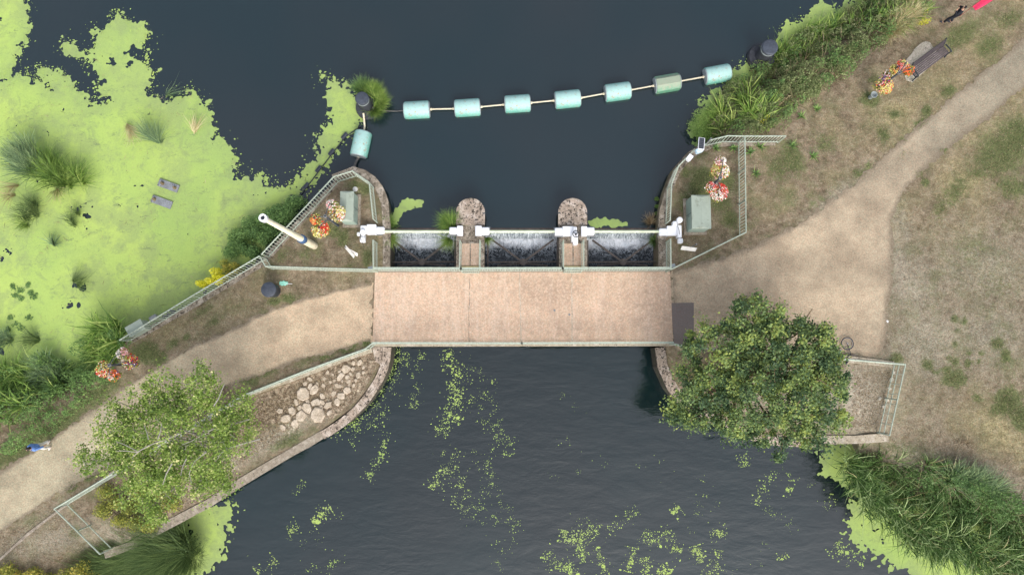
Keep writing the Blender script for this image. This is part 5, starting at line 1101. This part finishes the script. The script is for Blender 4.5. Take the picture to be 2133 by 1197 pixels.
for x, y, lab, mt in ((1589, 252, 'creamy yellow flower heads on the plant just above the right railing', 'lf_yel'), (1626, 216, 'pinkish tan seed heads on the big leaved plant at the bank edge', 'lf_straw')):
    r = leafpatch(lab, x, y, -.1, [(0, 0), (8, -5), (-8, 4)], 500, .05, .75, mt, .26, 'flowering_plant', 'plant', tone=.1)
    pm = PM(); p = P(x, y, 0); ang_ = rng.uniform(0, 6.28, 16); rr = rng.uniform(.3, .55, 16); pm.add(leaves(np.column_stack([p.x+rr*np.cos(ang_), p.y-.25+rr*np.sin(ang_)*.7, rng.uniform(.05, .3, 16)]), rng.uniform(.2, .34, 16), None, 2.5, .7)); pm.obj('big_leaves', M['lf_cress'], r)
# tufts on stonework
grasstuft('green grass tuft hanging off the left side of the pier', 938, 468, -.3, 900, .62, 'lf_reed', lean=.85, w=.016, az=2.4, azs=.9, tone=-.15, sp=.2, pts=((0, 0), (4, 8), (6, 0)))
grasstuft('yellowish grass below the white housing left of the pier', 938, 496, -.5, 260, .6, 'lf_reed', lean=.95, w=.016, az=-2.0, azs=.5, tone=.25)
grasstuft('green grass tuft beside the left abutment above the gate shaft', 806, 470, -.4, 500, .5, 'lf_reed', lean=.85, w=.018, az=.6, azs=1.0, tone=-.05)
grasstuft('yellow grass tuft beside the left abutment below the gate shaft', 808, 494, -.4, 330, .6, 'lf_reed', lean=.95, w=.018, az=-.9, azs=.6, tone=.35)
grasstuft('small yellow grass tuft right of the grassy pier', 1013, 494, -.4, 120, .4, 'lf_reed', lean=.95, az=-1.2, azs=.6, tone=.3)
grasstuft('green weeds on the right wall of the right weir bay', 1364, 503, -1.0, 240, .35, 'lf_nettle', lean=.8, az=3.1, azs=1.2)
grasstuft('dry brown grass tuft left of the right abutment', 1356, 468, ZU, 160, .6, 'lf_brown', lean=.7, az=2.0, azs=.8, w=.02)
leafpatch('strip of green weed clinging to the right abutment wall', 1371, 440, ZU, [(-3, -26), (-2, -10), (-3, 5), (-4, 18)], 900, .05, .2, 'lf_cress', .14, 'wall_weed', 'plant')
for (dx, dy, az, n, tn, mt) in ((10, -14, 1.0, 900, .15, 'lf_reed'), (-8, -22, 1.8, 500, -.1, 'lf_nettle'), (20, 2, .2, 700, .3, 'lf_reed'), (12, 14, -.5, 400, .2, 'lf_reed')):
    grasstuft({.15: 'yellow green grass on the upper side of the left mooring post', -.1: 'darker grass at the top left of the left mooring post', .3: 'yellow grass fringe on the right side of the left mooring post', .2: 'short grass at the lower right of the left mooring post'}[tn], 766+dx, 214+dy, ZU+.25, n, .55, mt, lean=.8, w=.022, az=az, azs=.8, tone=tn, sp=.3, group='grass round the left mooring post')
weeds = [(1650, 303, 'star shaped green weed right of the railing end'), (1562, 317, 'green weed just right of the corner of the island railing'), (1582, 306, 'small weed below the island railing end'), (1574, 361, 'lone green weed beside the east island railing'), (1692, 325, 'small pale weed on the dry grass between the railing and path'), (1668, 243, 'weed seedlings in the brown ground by the scrub'), (1700, 228, 'pale weed above the dry lawn near the scrub'), (1490, 309, 'green weed inside the top corner of the right island'), (1527, 309, 'pale weed near the rusty leaves inside the right island')]
for x, y, lab in weeds:
    grasstuft(lab, x, y, .02, 26, .26, 'lf_nettle', lean=1.0, w=.06, sp=.05, tone=.1, name='weed', group='small weeds on the dry lawn')
# short turf over the greener lawn patches
pm = PM()
for (px, py, rx, ry, ro, s) in GREEN:
    if s < .5: continue
    n = int(rx*ry*s*.55); a = math.radians(ro); u = rng.normal(0, .5, (n, 2))*np.array([rx, ry])/40; c = P(px, py)
    q = np.column_stack([c.x+u[:, 0]*math.cos(a)-u[:, 1]*math.sin(a), c.y+u[:, 0]*math.sin(a)+u[:, 1]*math.cos(a)])
    ok = inside(q[:, 0], q[:, 1], WL) | inside(q[:, 0], q[:, 1], WR); q = q[ok]
    if len(q): pm.add(blades(gpts(q), rng.uniform(.04, .11, len(q)), rng.uniform(.3, 1, len(q)), rng.uniform(.012, .03, len(q)), seg=1))
tag(pm.obj('lawn_grass', M['lf_lawn']), 'patches of short green grass over the dry banks', 'grass', kind='stuff')
# dry litter: straw bits and small pale chips over the bare ground
pm = PM(); q = np.vstack([in_poly(PA(pl), n) for pl, n in (([(1870, 390), (2200, 200), (2200, 1000), (2000, 980), (1880, 930), (1890, 760), (1840, 740), (1870, 600)], 15000), ([(1640, 300), (1760, 160), (2133, -100), (2133, 60), (1900, 240), (1620, 470), (1570, 500), (1570, 320)], 6000), ([(290, 710), (545, 570), (770, 575), (590, 620), (340, 745)], 2200), ([(0, 1120), (110, 1060), (200, 1140), (150, 1180), (0, 1190)], 2500), ([(560, 550), (700, 390), (760, 390), (770, 550)], 900), ([(1420, 540), (1410, 400), (1480, 310), (1540, 310), (1545, 480)], 1100), ([(1780, 775), (1860, 770), (1835, 895), (1770, 895)], 2500), ([(520, 830), (700, 760), (770, 735), (740, 830), (640, 890), (500, 970)], 2200), ([(1920, 950), (2133, 1000), (2133, 1040), (1900, 960)], 1500))])
pm.add(leaves(gpts(q, .012), rng.uniform(.03, .09, len(q)), None, 3.5, .35)); tag(pm.obj('ground_litter', M['lf_brown']), 'dry leaf and straw litter scattered over the banks', 'litter', kind='stuff')
pm = PM(); q = np.vstack([in_poly(PA(pl), n) for pl, n in (([(520, 850), (640, 790), (700, 790), (640, 870), (480, 980), (440, 960)], 2600), ([(220, 1010), (400, 960), (430, 1020), (250, 1120)], 2500))])
pm.add(leaves(gpts(q, .03), rng.uniform(.05, .13, len(q)), None, 1.5, .3)); tag(pm.obj('ground_litter', M['lf_brown']), 'tangled dead stems on the dark soil of the wedge', 'litter', kind='stuff')
c = clump('dead_branch', 'dead pale twig lying on the bare ground near the right edge', 2012, 922, .05, [('twigs', 'lf_brown', lambda pm, p: pm.add(tuft(c3(p, [(0, 0), (-14, 4)]), 26, .38, 1.2, .025, .1, .0)))], 'branch')
# ------------------------------------------------------------ trees
def tree(name, label, base, lobes, ncl, nleaf, lsize, leafmat, bark, trunk_r, stems, clr=.42, flat=.6, tone=0, twig=.012, seedv=1, inner=.35, limbs=None, spread=.28):
    """lobes (px,py,z,r): spheres of the crown; clusters of leaves sit on twigs that grow from the limbs"""
    random.seed(seedv); b0 = P(*base); r = thing(name, label, 'tree', (b0.x, b0.y, b0.z))
    L = [(P(a+(9 if name == 'broad_tree' else 0), b_, z), R) for a, b_, z, R in lobes]; W = [R**2 for _, R in L]; limb = MB(); tip = []
    for (c, R) in L:                                # one limb per lobe
        s_ = random.choice(stems); p0 = b0+Vector((s_[0], s_[1], 0)); mid = p0.lerp(c, .5)+Vector((random.uniform(-.3, .3), random.uniform(-.3, .3), (c.z-p0.z)*.12))
        pts = []
        for k in range(9):
            t = k/8; q = p0*((1-t)**2)+mid*(2*t*(1-t))+(c+Vector((0, 0, R*.3)))*t*t; pts.append(q+Vector((random.uniform(-.05, .05), random.uniform(-.05, .05), 0))*(k > 0))
        limb.path(pts, [trunk_r*(1-.86*k/8) for k in range(9)], 7); tip.append(pts)
    tw = MB(); C = []; TN = []
    Q = []
    for _ in range(ncl):
        i = random.choices(range(len(L)), W)[0]; c, R = L[i]; d = Vector((random.gauss(0, 1), random.gauss(0, 1), abs(random.gauss(0, 1))*.9-.25)).normalized()
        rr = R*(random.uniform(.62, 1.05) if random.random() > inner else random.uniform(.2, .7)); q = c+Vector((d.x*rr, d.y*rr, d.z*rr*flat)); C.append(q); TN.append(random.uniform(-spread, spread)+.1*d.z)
        Q.append((min((s_-q).length for s_ in tip[i][3:]), tuple(q), i))
    Q.sort(); done = []
    for d_, q, i in Q:
        q = Vector(q); src = min(tip[i][3:]+done, key=lambda s_: (s_-q).length); m_ = src.lerp(q, .5)+Vector((random.uniform(-.1, .1), random.uniform(-.1, .1), -.03)); tw.path([src, m_, q, q+(q-m_).normalized()*.18], [twig*1.8, twig*1.4, twig, twig*.4], 4); done.append(q)
    if limbs:
        lm = MB()
        for pts, z0_, z1_, r0_, r1_ in limbs:
            n_ = len(pts); lm.path([P(a, b_, z0_+(z1_-z0_)*k_/(n_-1))+Vector((random.uniform(-.03, .03), random.uniform(-.03, .03), 0)) for k_, (a, b_) in enumerate(pts)], [r0_+(r1_-r0_)*k_/(n_-1) for k_ in range(n_)], 6)
        lm.obj('branches', M[bark], r, True)
    limb.obj('trunk', M[bark], r, True); tw.obj('twigs', M[bark], r)
    C = np.array([tuple(q) for q in C]); k = rng.integers(0, ncl, nleaf); sc = clr*rng.uniform(.5, 1.4, ncl)
    off = rng.normal(0, 1, (nleaf, 3))*np.array([.5, .5, .32])*sc[k][:, None]
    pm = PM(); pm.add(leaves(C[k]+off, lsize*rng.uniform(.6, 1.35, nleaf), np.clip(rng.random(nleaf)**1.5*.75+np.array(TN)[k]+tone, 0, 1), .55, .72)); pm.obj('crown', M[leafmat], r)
    random.seed(seedv+1); return r
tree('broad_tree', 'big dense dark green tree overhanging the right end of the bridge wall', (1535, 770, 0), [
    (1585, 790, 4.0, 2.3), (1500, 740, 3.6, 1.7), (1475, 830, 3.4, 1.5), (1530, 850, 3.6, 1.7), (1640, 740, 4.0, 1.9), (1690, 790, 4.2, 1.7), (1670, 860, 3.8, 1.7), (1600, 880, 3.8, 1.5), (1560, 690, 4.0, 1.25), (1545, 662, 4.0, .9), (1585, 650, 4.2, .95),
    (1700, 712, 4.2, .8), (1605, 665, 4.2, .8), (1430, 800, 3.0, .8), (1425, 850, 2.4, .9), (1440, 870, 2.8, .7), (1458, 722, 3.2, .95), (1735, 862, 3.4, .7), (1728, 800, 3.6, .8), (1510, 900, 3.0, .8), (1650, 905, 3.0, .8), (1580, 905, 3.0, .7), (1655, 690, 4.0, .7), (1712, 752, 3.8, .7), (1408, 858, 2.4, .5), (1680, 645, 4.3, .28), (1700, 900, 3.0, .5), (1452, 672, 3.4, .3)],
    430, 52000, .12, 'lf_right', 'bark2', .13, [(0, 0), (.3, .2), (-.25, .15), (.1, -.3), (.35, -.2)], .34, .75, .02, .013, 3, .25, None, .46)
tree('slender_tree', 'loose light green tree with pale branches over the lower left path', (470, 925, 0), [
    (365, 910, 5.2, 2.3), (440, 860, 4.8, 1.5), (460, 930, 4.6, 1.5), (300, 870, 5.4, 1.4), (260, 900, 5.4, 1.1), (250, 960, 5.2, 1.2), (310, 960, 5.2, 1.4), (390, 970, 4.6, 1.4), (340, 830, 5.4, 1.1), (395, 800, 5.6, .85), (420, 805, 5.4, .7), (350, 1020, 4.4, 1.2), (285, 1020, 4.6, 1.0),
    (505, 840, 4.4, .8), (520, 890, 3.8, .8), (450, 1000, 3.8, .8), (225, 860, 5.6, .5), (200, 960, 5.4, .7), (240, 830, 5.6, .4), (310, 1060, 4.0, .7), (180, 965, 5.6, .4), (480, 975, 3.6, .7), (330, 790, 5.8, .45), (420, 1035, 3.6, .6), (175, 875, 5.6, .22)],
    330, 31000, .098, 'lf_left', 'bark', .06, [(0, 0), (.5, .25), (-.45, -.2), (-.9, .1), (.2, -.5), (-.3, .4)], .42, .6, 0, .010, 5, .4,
    [([(520, 872), (480, 885), (453, 898), (430, 906), (411, 916), (385, 930)], 4.3, 5.2, .035, .015), ([(470, 876), (456, 885), (425, 902), (397, 919), (380, 926)], 4.9, 5.6, .04, .015), ([(372, 902), (359, 909), (336, 918), (314, 926), (292, 938), (275, 951)], 5.9, 6.5, .04, .015), ([(314, 926), (285, 940), (262, 938), (240, 940)], 6.8, 7.0, .03, .012),
     ([(540, 915), (510, 922), (481, 930), (460, 944)], 4.8, 5.4, .035, .015), ([(468, 800), (462, 816), (455, 830), (446, 846)], 5.6, 5.8, .02, .03), ([(387, 954), (380, 972), (376, 990)], 6.0, 6.2, .03, .015), ([(336, 880), (334, 900), (330, 915)], 6.6, 6.7, .015, .03), ([(430, 940), (405, 962), (395, 985), (398, 1005)], 5.6, 5.6, .035, .012), ([(360, 965), (346, 985), (338, 1010)], 6.2, 6.0, .03, .012), ([(300, 885), (305, 900), (308, 915)], 6.8, 6.9, .012, .025), ([(240, 918), (262, 928), (285, 938)], 6.9, 7.0, .01, .025)])
# ------------------------------------------------------------ flower posts and hanging baskets
def basket(label, px, py, z, R, cols, tone=0):
    p = P(px, py, z); r = thing('hanging_basket', label, 'flower basket', p)
    MB().lathe([(R*.35, -R*.75), (R*.62, -.15), (R*.66, -.02), (R*.6, -.03)], p, 18).obj('bowl', M['iron'], r, True)
    n = int(620*R/.4); pm = PM(); d = rng.normal(size=(n, 3)); d /= np.linalg.norm(d, axis=1)[:, None]; d[:, 2] = d[:, 2]*.7
    pm.add(leaves(np.array(p)+d*R*(rng.uniform(.5, 1.0, n)*(1+.22*np.sin(3*np.arctan2(d[:, 1], d[:, 0])+px)))[:, None], rng.uniform(.05, .09, n), rng.random(n)*.7+tone, .4)); pm.obj('foliage', M['lf_olive'], r)
    for ci, (cn, frac) in enumerate(cols):
        m = int(115*(R/.4)**1.6*frac)+5; a = rng.uniform(0, 6.283, m); k = rng.uniform(0, 6.283); a = np.where(rng.random(m) < .65, k+rng.normal(0, .75, m), a); u = np.sqrt(rng.random(m))*R*1.02; x = p.x+u*np.cos(a); y = p.y+u*np.sin(a)
        zz = p.z+np.sqrt(np.maximum(0, (R*1.05)**2-u*u))*.75+rng.uniform(-.04, .05, m); pm = PM(); pm.add(leaves(np.column_stack([x, y, zz]), rng.uniform(.045, .085, m), None, 1.2, .95)); pm.obj('%s_flowers' % cn, M['fl_'+cn], r)
    return r
def post(label, px, py, h, arms):
    q = P(px, py, h); r = thing('flower_post', label, 'post', (q.x, q.y, 0))
    MB().lathe([(.07, 0), (.05, .3), (.045, h-.1)], (q.x, q.y, 0), 14).obj('post_shaft', M['slate'], r, True)
    MB().lathe([(.05, h-.12), (.085, h-.1), (.085, h), (.05, h+.01), (.045, h-.08)], (q.x, q.y, 0), 16).obj('post_cap', M['greysteel'], r, True)
    for (ax, ay, z) in arms:
        e = P(ax, ay, z); s_ = Vector((q.x, q.y, min(h-.05, z+.45))); m = MB(); m.path([s_, s_.lerp(Vector((e.x, e.y, z+.5)), .5)+Vector((0, 0, .05)), (e.x, e.y, z+.48), (e.x, e.y, z+.1)], .02, 6); m.obj('arm', M['slate'], r, True)
post('dark flower basket post on the left island', 677, 450, 2.6, [(703, 445, 1.6), (692, 427, 2.1), (669, 478, 1.5), (658, 458, 2.1)])
basket('white and pink flowers in the upper basket near the left cabinet', 692, 427, 2.1, .27, [('pink', 1.0), ('white', 1.3)])
basket('large yellow and white flower basket touching the left cabinet', 703, 445, 1.6, .42, [('yel', 1.6), ('white', .8), ('red', .4)], .2)
basket('orange red flower basket at the upper left of the left island post', 658, 457, 2.1, .27, [('orange', .6), ('yel', .5), ('red', .5)])
basket('large red and yellow flower basket at the lower left of the left island post', 668, 478, 1.5, .45, [('red', 1.1), ('yel', 1.1), ('white', .2)], .1)
post('dark flower basket post on the right island', 1501, 370, 2.6, [(1500, 338, 2.1), (1498, 356, 1.6), (1479, 393, 2.0), (1496, 401, 1.5)])
basket('maroon and white flower basket, topmost on the right island', 1500, 337, 2.1, .28, [('pink', .9), ('white', 1.0)])
basket('large yellow flower basket just above the right island post', 1499, 357, 1.6, .46, [('yel', 1.7), ('white', .9), ('red', .4), ('pink', .3)], .25)
basket('bright red and maroon basket at the lower left of the right island post', 1479, 391, 2.0, .28, [('red', .8), ('pink', .8), ('white', .3)])
basket('large red and white flower basket nearest the right cabinet', 1496, 401, 1.5, .46, [('red', 1.4), ('white', .9), ('pink', .7)], .05)
post('dark flower basket post beside the left path near the reeds', 227, 760, 2.6, [(257, 737, 2.1), (272, 752, 1.6), (219, 770, 1.6), (240, 778, 2.0)])
basket('pink and white flower basket at the top of the left path post', 257, 736, 2.1, .30, [('pink', 1.0), ('white', .9)])
basket('mixed red yellow and white basket right of the left path post', 273, 752, 1.6, .40, [('red', .9), ('white', .8), ('yel', .8), ('purple', .3)])
basket('yellow and red flower basket left of the left path post', 218, 768, 1.6, .40, [('yel', 1.0), ('red', .9), ('white', .3)], .1)
basket('scarlet and white flower basket below the left path post', 240, 782, 2.0, .30, [('orange', 1.4), ('white', .5), ('purple', .3)])
post('dark flower basket post beside the park bench', 1874, 151, 2.2, [(1878, 137, 1.7), (1888, 150, 1.7), (1862, 145, 1.6), (1846, 172, 1.3)])
basket('pink and magenta basket at the top left end of the bench', 1877, 138, 1.7, .32, [('pink', 1.0), ('red', .5), ('yel', .5)])
basket('orange flower basket touching the left end of the bench', 1891, 147, 1.7, .30, [('orange', 1.7)])
basket('pale yellow basket left of the bench post', 1862, 146, 1.6, .26, [('yel', 1.0), ('orange', .3)], .2)
basket('white and pink speckled basket between the bench post and the zinc tub', 1848, 158, 1.3, .28, [('white', 1.0), ('pink', .5)], -.1)
basket('large yellow flower basket with red and purple beside the zinc tub', 1840, 179, 1.3, .46, [('yel', 1.7), ('red', .6), ('purple', .3), ('pink', .3)], .2)
q = P(1821, 197, .55); r = thing('zinc_tub', 'round zinc tub on a stand below the yellow flower basket', 'tub', (q.x, q.y, 0))
MB().lathe([(.1, .1), (.13, .5), (.175, .56), (.16, .57), (.12, .42), (.001, .4)], (q.x, q.y, 0), 20).obj('tub_body', M['tin'], r, True); MB().tube((q.x, q.y, 0), (q.x, q.y, .3), .04).obj('stand', M['slate'], r)
# ------------------------------------------------------------ people
def skin(name, V, E, R, mat, parent, sub=2, root=0):
    me = bpy.data.meshes.new(name); me.from_pydata(V, E, []); o = bpy.data.objects.new(name, me); COL.objects.link(o)
    sk = o.modifiers.new('s', 'SKIN'); sk.use_smooth_shade = True; sb = o.modifiers.new('b', 'SUBSURF'); sb.levels = sub; sb.render_levels = sub
    for i, v in enumerate(me.skin_vertices[0].data): rr = R[i]; v.radius = rr if isinstance(rr, tuple) else (rr, rr); v.use_root = (i == root)
    dg = bpy.context.evaluated_depsgraph_get(); nm = bpy.data.meshes.new_from_object(o.evaluated_get(dg)); bpy.data.objects.remove(o); nm.name = name; nm.materials.clear(); nm.materials.append(mat)
    w = bpy.data.objects.new(name, nm); COL.objects.link(w); w.parent = parent; return w
def person(label, loc, heading, mats, step=.28, arms='swing', long_hair=False):
    r = thing('person', label, 'person', loc); s = step
    # local frame: +y forward, z up; joints
    J = {'pel': (0, 0, .95), 'wst': (0, .01, 1.08), 'chs': (0, .02, 1.30), 'nk': (0, .03, 1.47), 'hb': (0, .045, 1.55), 'hd': (0, .05, 1.64), 'ht': (0, .04, 1.72)}
    V = [J['pel'], J['wst'], J['chs'], J['nk'], J['hb'], J['hd'], J['ht']]; R = [(.135, .105), (.125, .095), (.15, .11), .055, .062, (.082, .098), .06]; E = [(i, i+1) for i in range(6)]
    def chain(a, pts, rs):
        for p_, r_ in zip(pts, rs): V.append(p_); R.append(r_); E.append((a, len(V)-1)); a = len(V)-1
        return a
    LG = {}
    for sx, f in ((-1, 1), (1, -1)):
        y = s*f; hip = (sx*.09, 0, .90); kn = (sx*.10, y*.55+.05, .50); an = (sx*.10, y*1.0-.02, .10 if f > 0 else .16); he = (sx*.10, y-.04, .05 if f > 0 else .12); to = (sx*.11, y+.15, .035); LG[sx] = (hip, kn, an, to)
        chain(0, [hip, kn, an, (sx*.105, y+.06, .05), to], [.085, .06, .042, .042, .032])
    AR = {}
    for sx, f in ((-1, -1), (1, 1)):
        if arms == 'swing': sh = (sx*.17, .02, 1.40); el = (sx*.235, .04*f-.05, 1.13); wr = (sx*.23, .20*f+.06, .91); hn = (sx*.225, .24*f+.07, .84)
        else: sh = (sx*.17, .02, 1.40); el = (sx*.25, .14, 1.20); wr = (sx*.13, .27, 1.42); hn = (sx*.11, .27, 1.49)
        AR[sx] = (sh, el, wr); a = chain(2, [sh, el, wr, hn], [.055, .042, .029, (.036, .022)])
        d = (Vector(hn)-Vector(wr)).normalized(); side = Vector((0, 1, 0)) if arms == 'swing' else Vector((1, 0, 0))
        for k, (o_, l_) in enumerate(((-.028, .062), (-.010, .075), (.009, .070), (.026, .055))):
            b_ = Vector(hn)+d*.03+side*o_; chain(a, [tuple(b_), tuple(b_+d*l_*.55+Vector((-sx*.008, 0, 0))), tuple(b_+d*l_+Vector((-sx*.018, 0, 0)))], [.011, .009, .0075])
        b_ = Vector(hn)-d*.01+side*.038; chain(a, [tuple(b_), tuple(b_+d*.03+side*.02)], [.012, .009])
    body = skin('body', V, E, R, M['skin'], r)
    hd = Vector(J['hd'])
    # face
    m = MB(); m.lathe([(.001, .0), (.012, .004), (.014, .02), (.006, .045)], hd+Vector((0, .092, -.03)), 8)
    for sx in (-1, 1): m.lathe([(.004, -.025), (.016, -.01), (.016, .02), (.004, .03)], hd+Vector((sx*.082, 0, -.02)), 8)
    m.obj('nose_and_ears', M['skin'], body)
    m = MB()
    for sx in (-1, 1): m.lathe([(.001, -.008), (.011, 0), (.001, .008)], hd+Vector((sx*.031, .088, .0)), 8)
    m.obj('eyes', M['hairdark'], body); m = MB(); m.box(hd+Vector((0, .088, -.055)), (.045, .012, .01), bevel=.003); m.obj('mouth', M['red'], body)
    sh_, tr, sh2, hair = mats
    V2_ = [J['pel'], J['wst'], J['chs'], (0, .02, 1.43)]; E2 = [(0, 1), (1, 2), (2, 3)]; R2 = [(.20, .17), (.185, .16), (.20, .16), .10]
    for sx in (-1, 1):
        sh, el, wr = AR[sx]; wr2 = tuple(Vector(el).lerp(Vector(wr), .9)); n = len(V2_); V2_ += [sh, el, wr2]; E2 += [(2, n), (n, n+1), (n+1, n+2)]; R2 += [.075, .058, .045]
    skin('jacket', V2_, E2, R2, M[sh_], r, 2)
    V3 = [(0, .01, 1.10), (0, 0, .92)]; E3 = [(0, 1)]; R3 = [(.15, .125), (.16, .13)]
    for sx in (-1, 1): hip, kn, an, to = LG[sx]; n = len(V3); V3 += [hip, kn, an]; E3 += [(1, n), (n, n+1), (n+1, n+2)]; R3 += [.10, .075, .062]
    skin('trousers', V3, E3, R3, M[tr], r, 2)
    for sx in (-1, 1):
        hip, kn, an, to = LG[sx]; skin('shoe', [(an[0], an[1]-.03, an[2]-.04), (an[0], an[1]+.07, an[2]*.4+.012), (to[0], to[1]+.03, .04)], [(0, 1), (1, 2)], [.052, .05, .038], M[sh2], r, 2)
    hv = [tuple(hd+Vector((0, -.03, -.03))), tuple(hd+Vector((0, -.02, .05))), tuple(hd+Vector((0, .02, .085)))]; hr = [(.088, .075), (.09, .088), (.075, .075)]; he_ = [(0, 1), (1, 2)]
    if long_hair: hv.append(tuple(hd+Vector((0, -.07, -.14)))); hr.append((.07, .04)); he_.append((0, 3))
    skin('hair', hv, he_, hr, M[hair], r, 2)
    r.rotation_euler = (0, 0, heading); return r
pf = P(106, 924, 0); person('person in a blue jacket and white trousers walking down the left path', (pf.x, pf.y, .02), math.radians(150), ('shirtblue', 'whitecloth', 'whiteshoe', 'hairdark'), .12, 'swing', True)
pf = P(1970, 48, 0); person('person in dark clothes standing on the lawn with both hands raised to the face', (pf.x, pf.y, .01), math.radians(60), ('darkcloth', 'darkcloth', 'black', 'hairdark'), .16, 'face')

pm = PM(); q = in_poly(PA(MAIN[2:], ZU), 2600); k = fbm(q[:, 0], q[:, 1], .5, 4, 77) > -.02; q = q[k]
pm.add(leaves(np.column_stack([q, np.full(len(q), ZU+.03)]), rng.uniform(.03, .11, len(q)), None, 6, .22)); pm.add(leaves(np.column_stack([q[::9]+.1, np.full(len(q[::9]), ZU+.035)]), rng.uniform(.15, .45, len(q[::9])), None, 8, .06))
tag(pm.obj('floating_debris', M['lf_brown']), 'dead leaf and stem debris lying on the left duckweed mat', 'debris', kind='stuff')
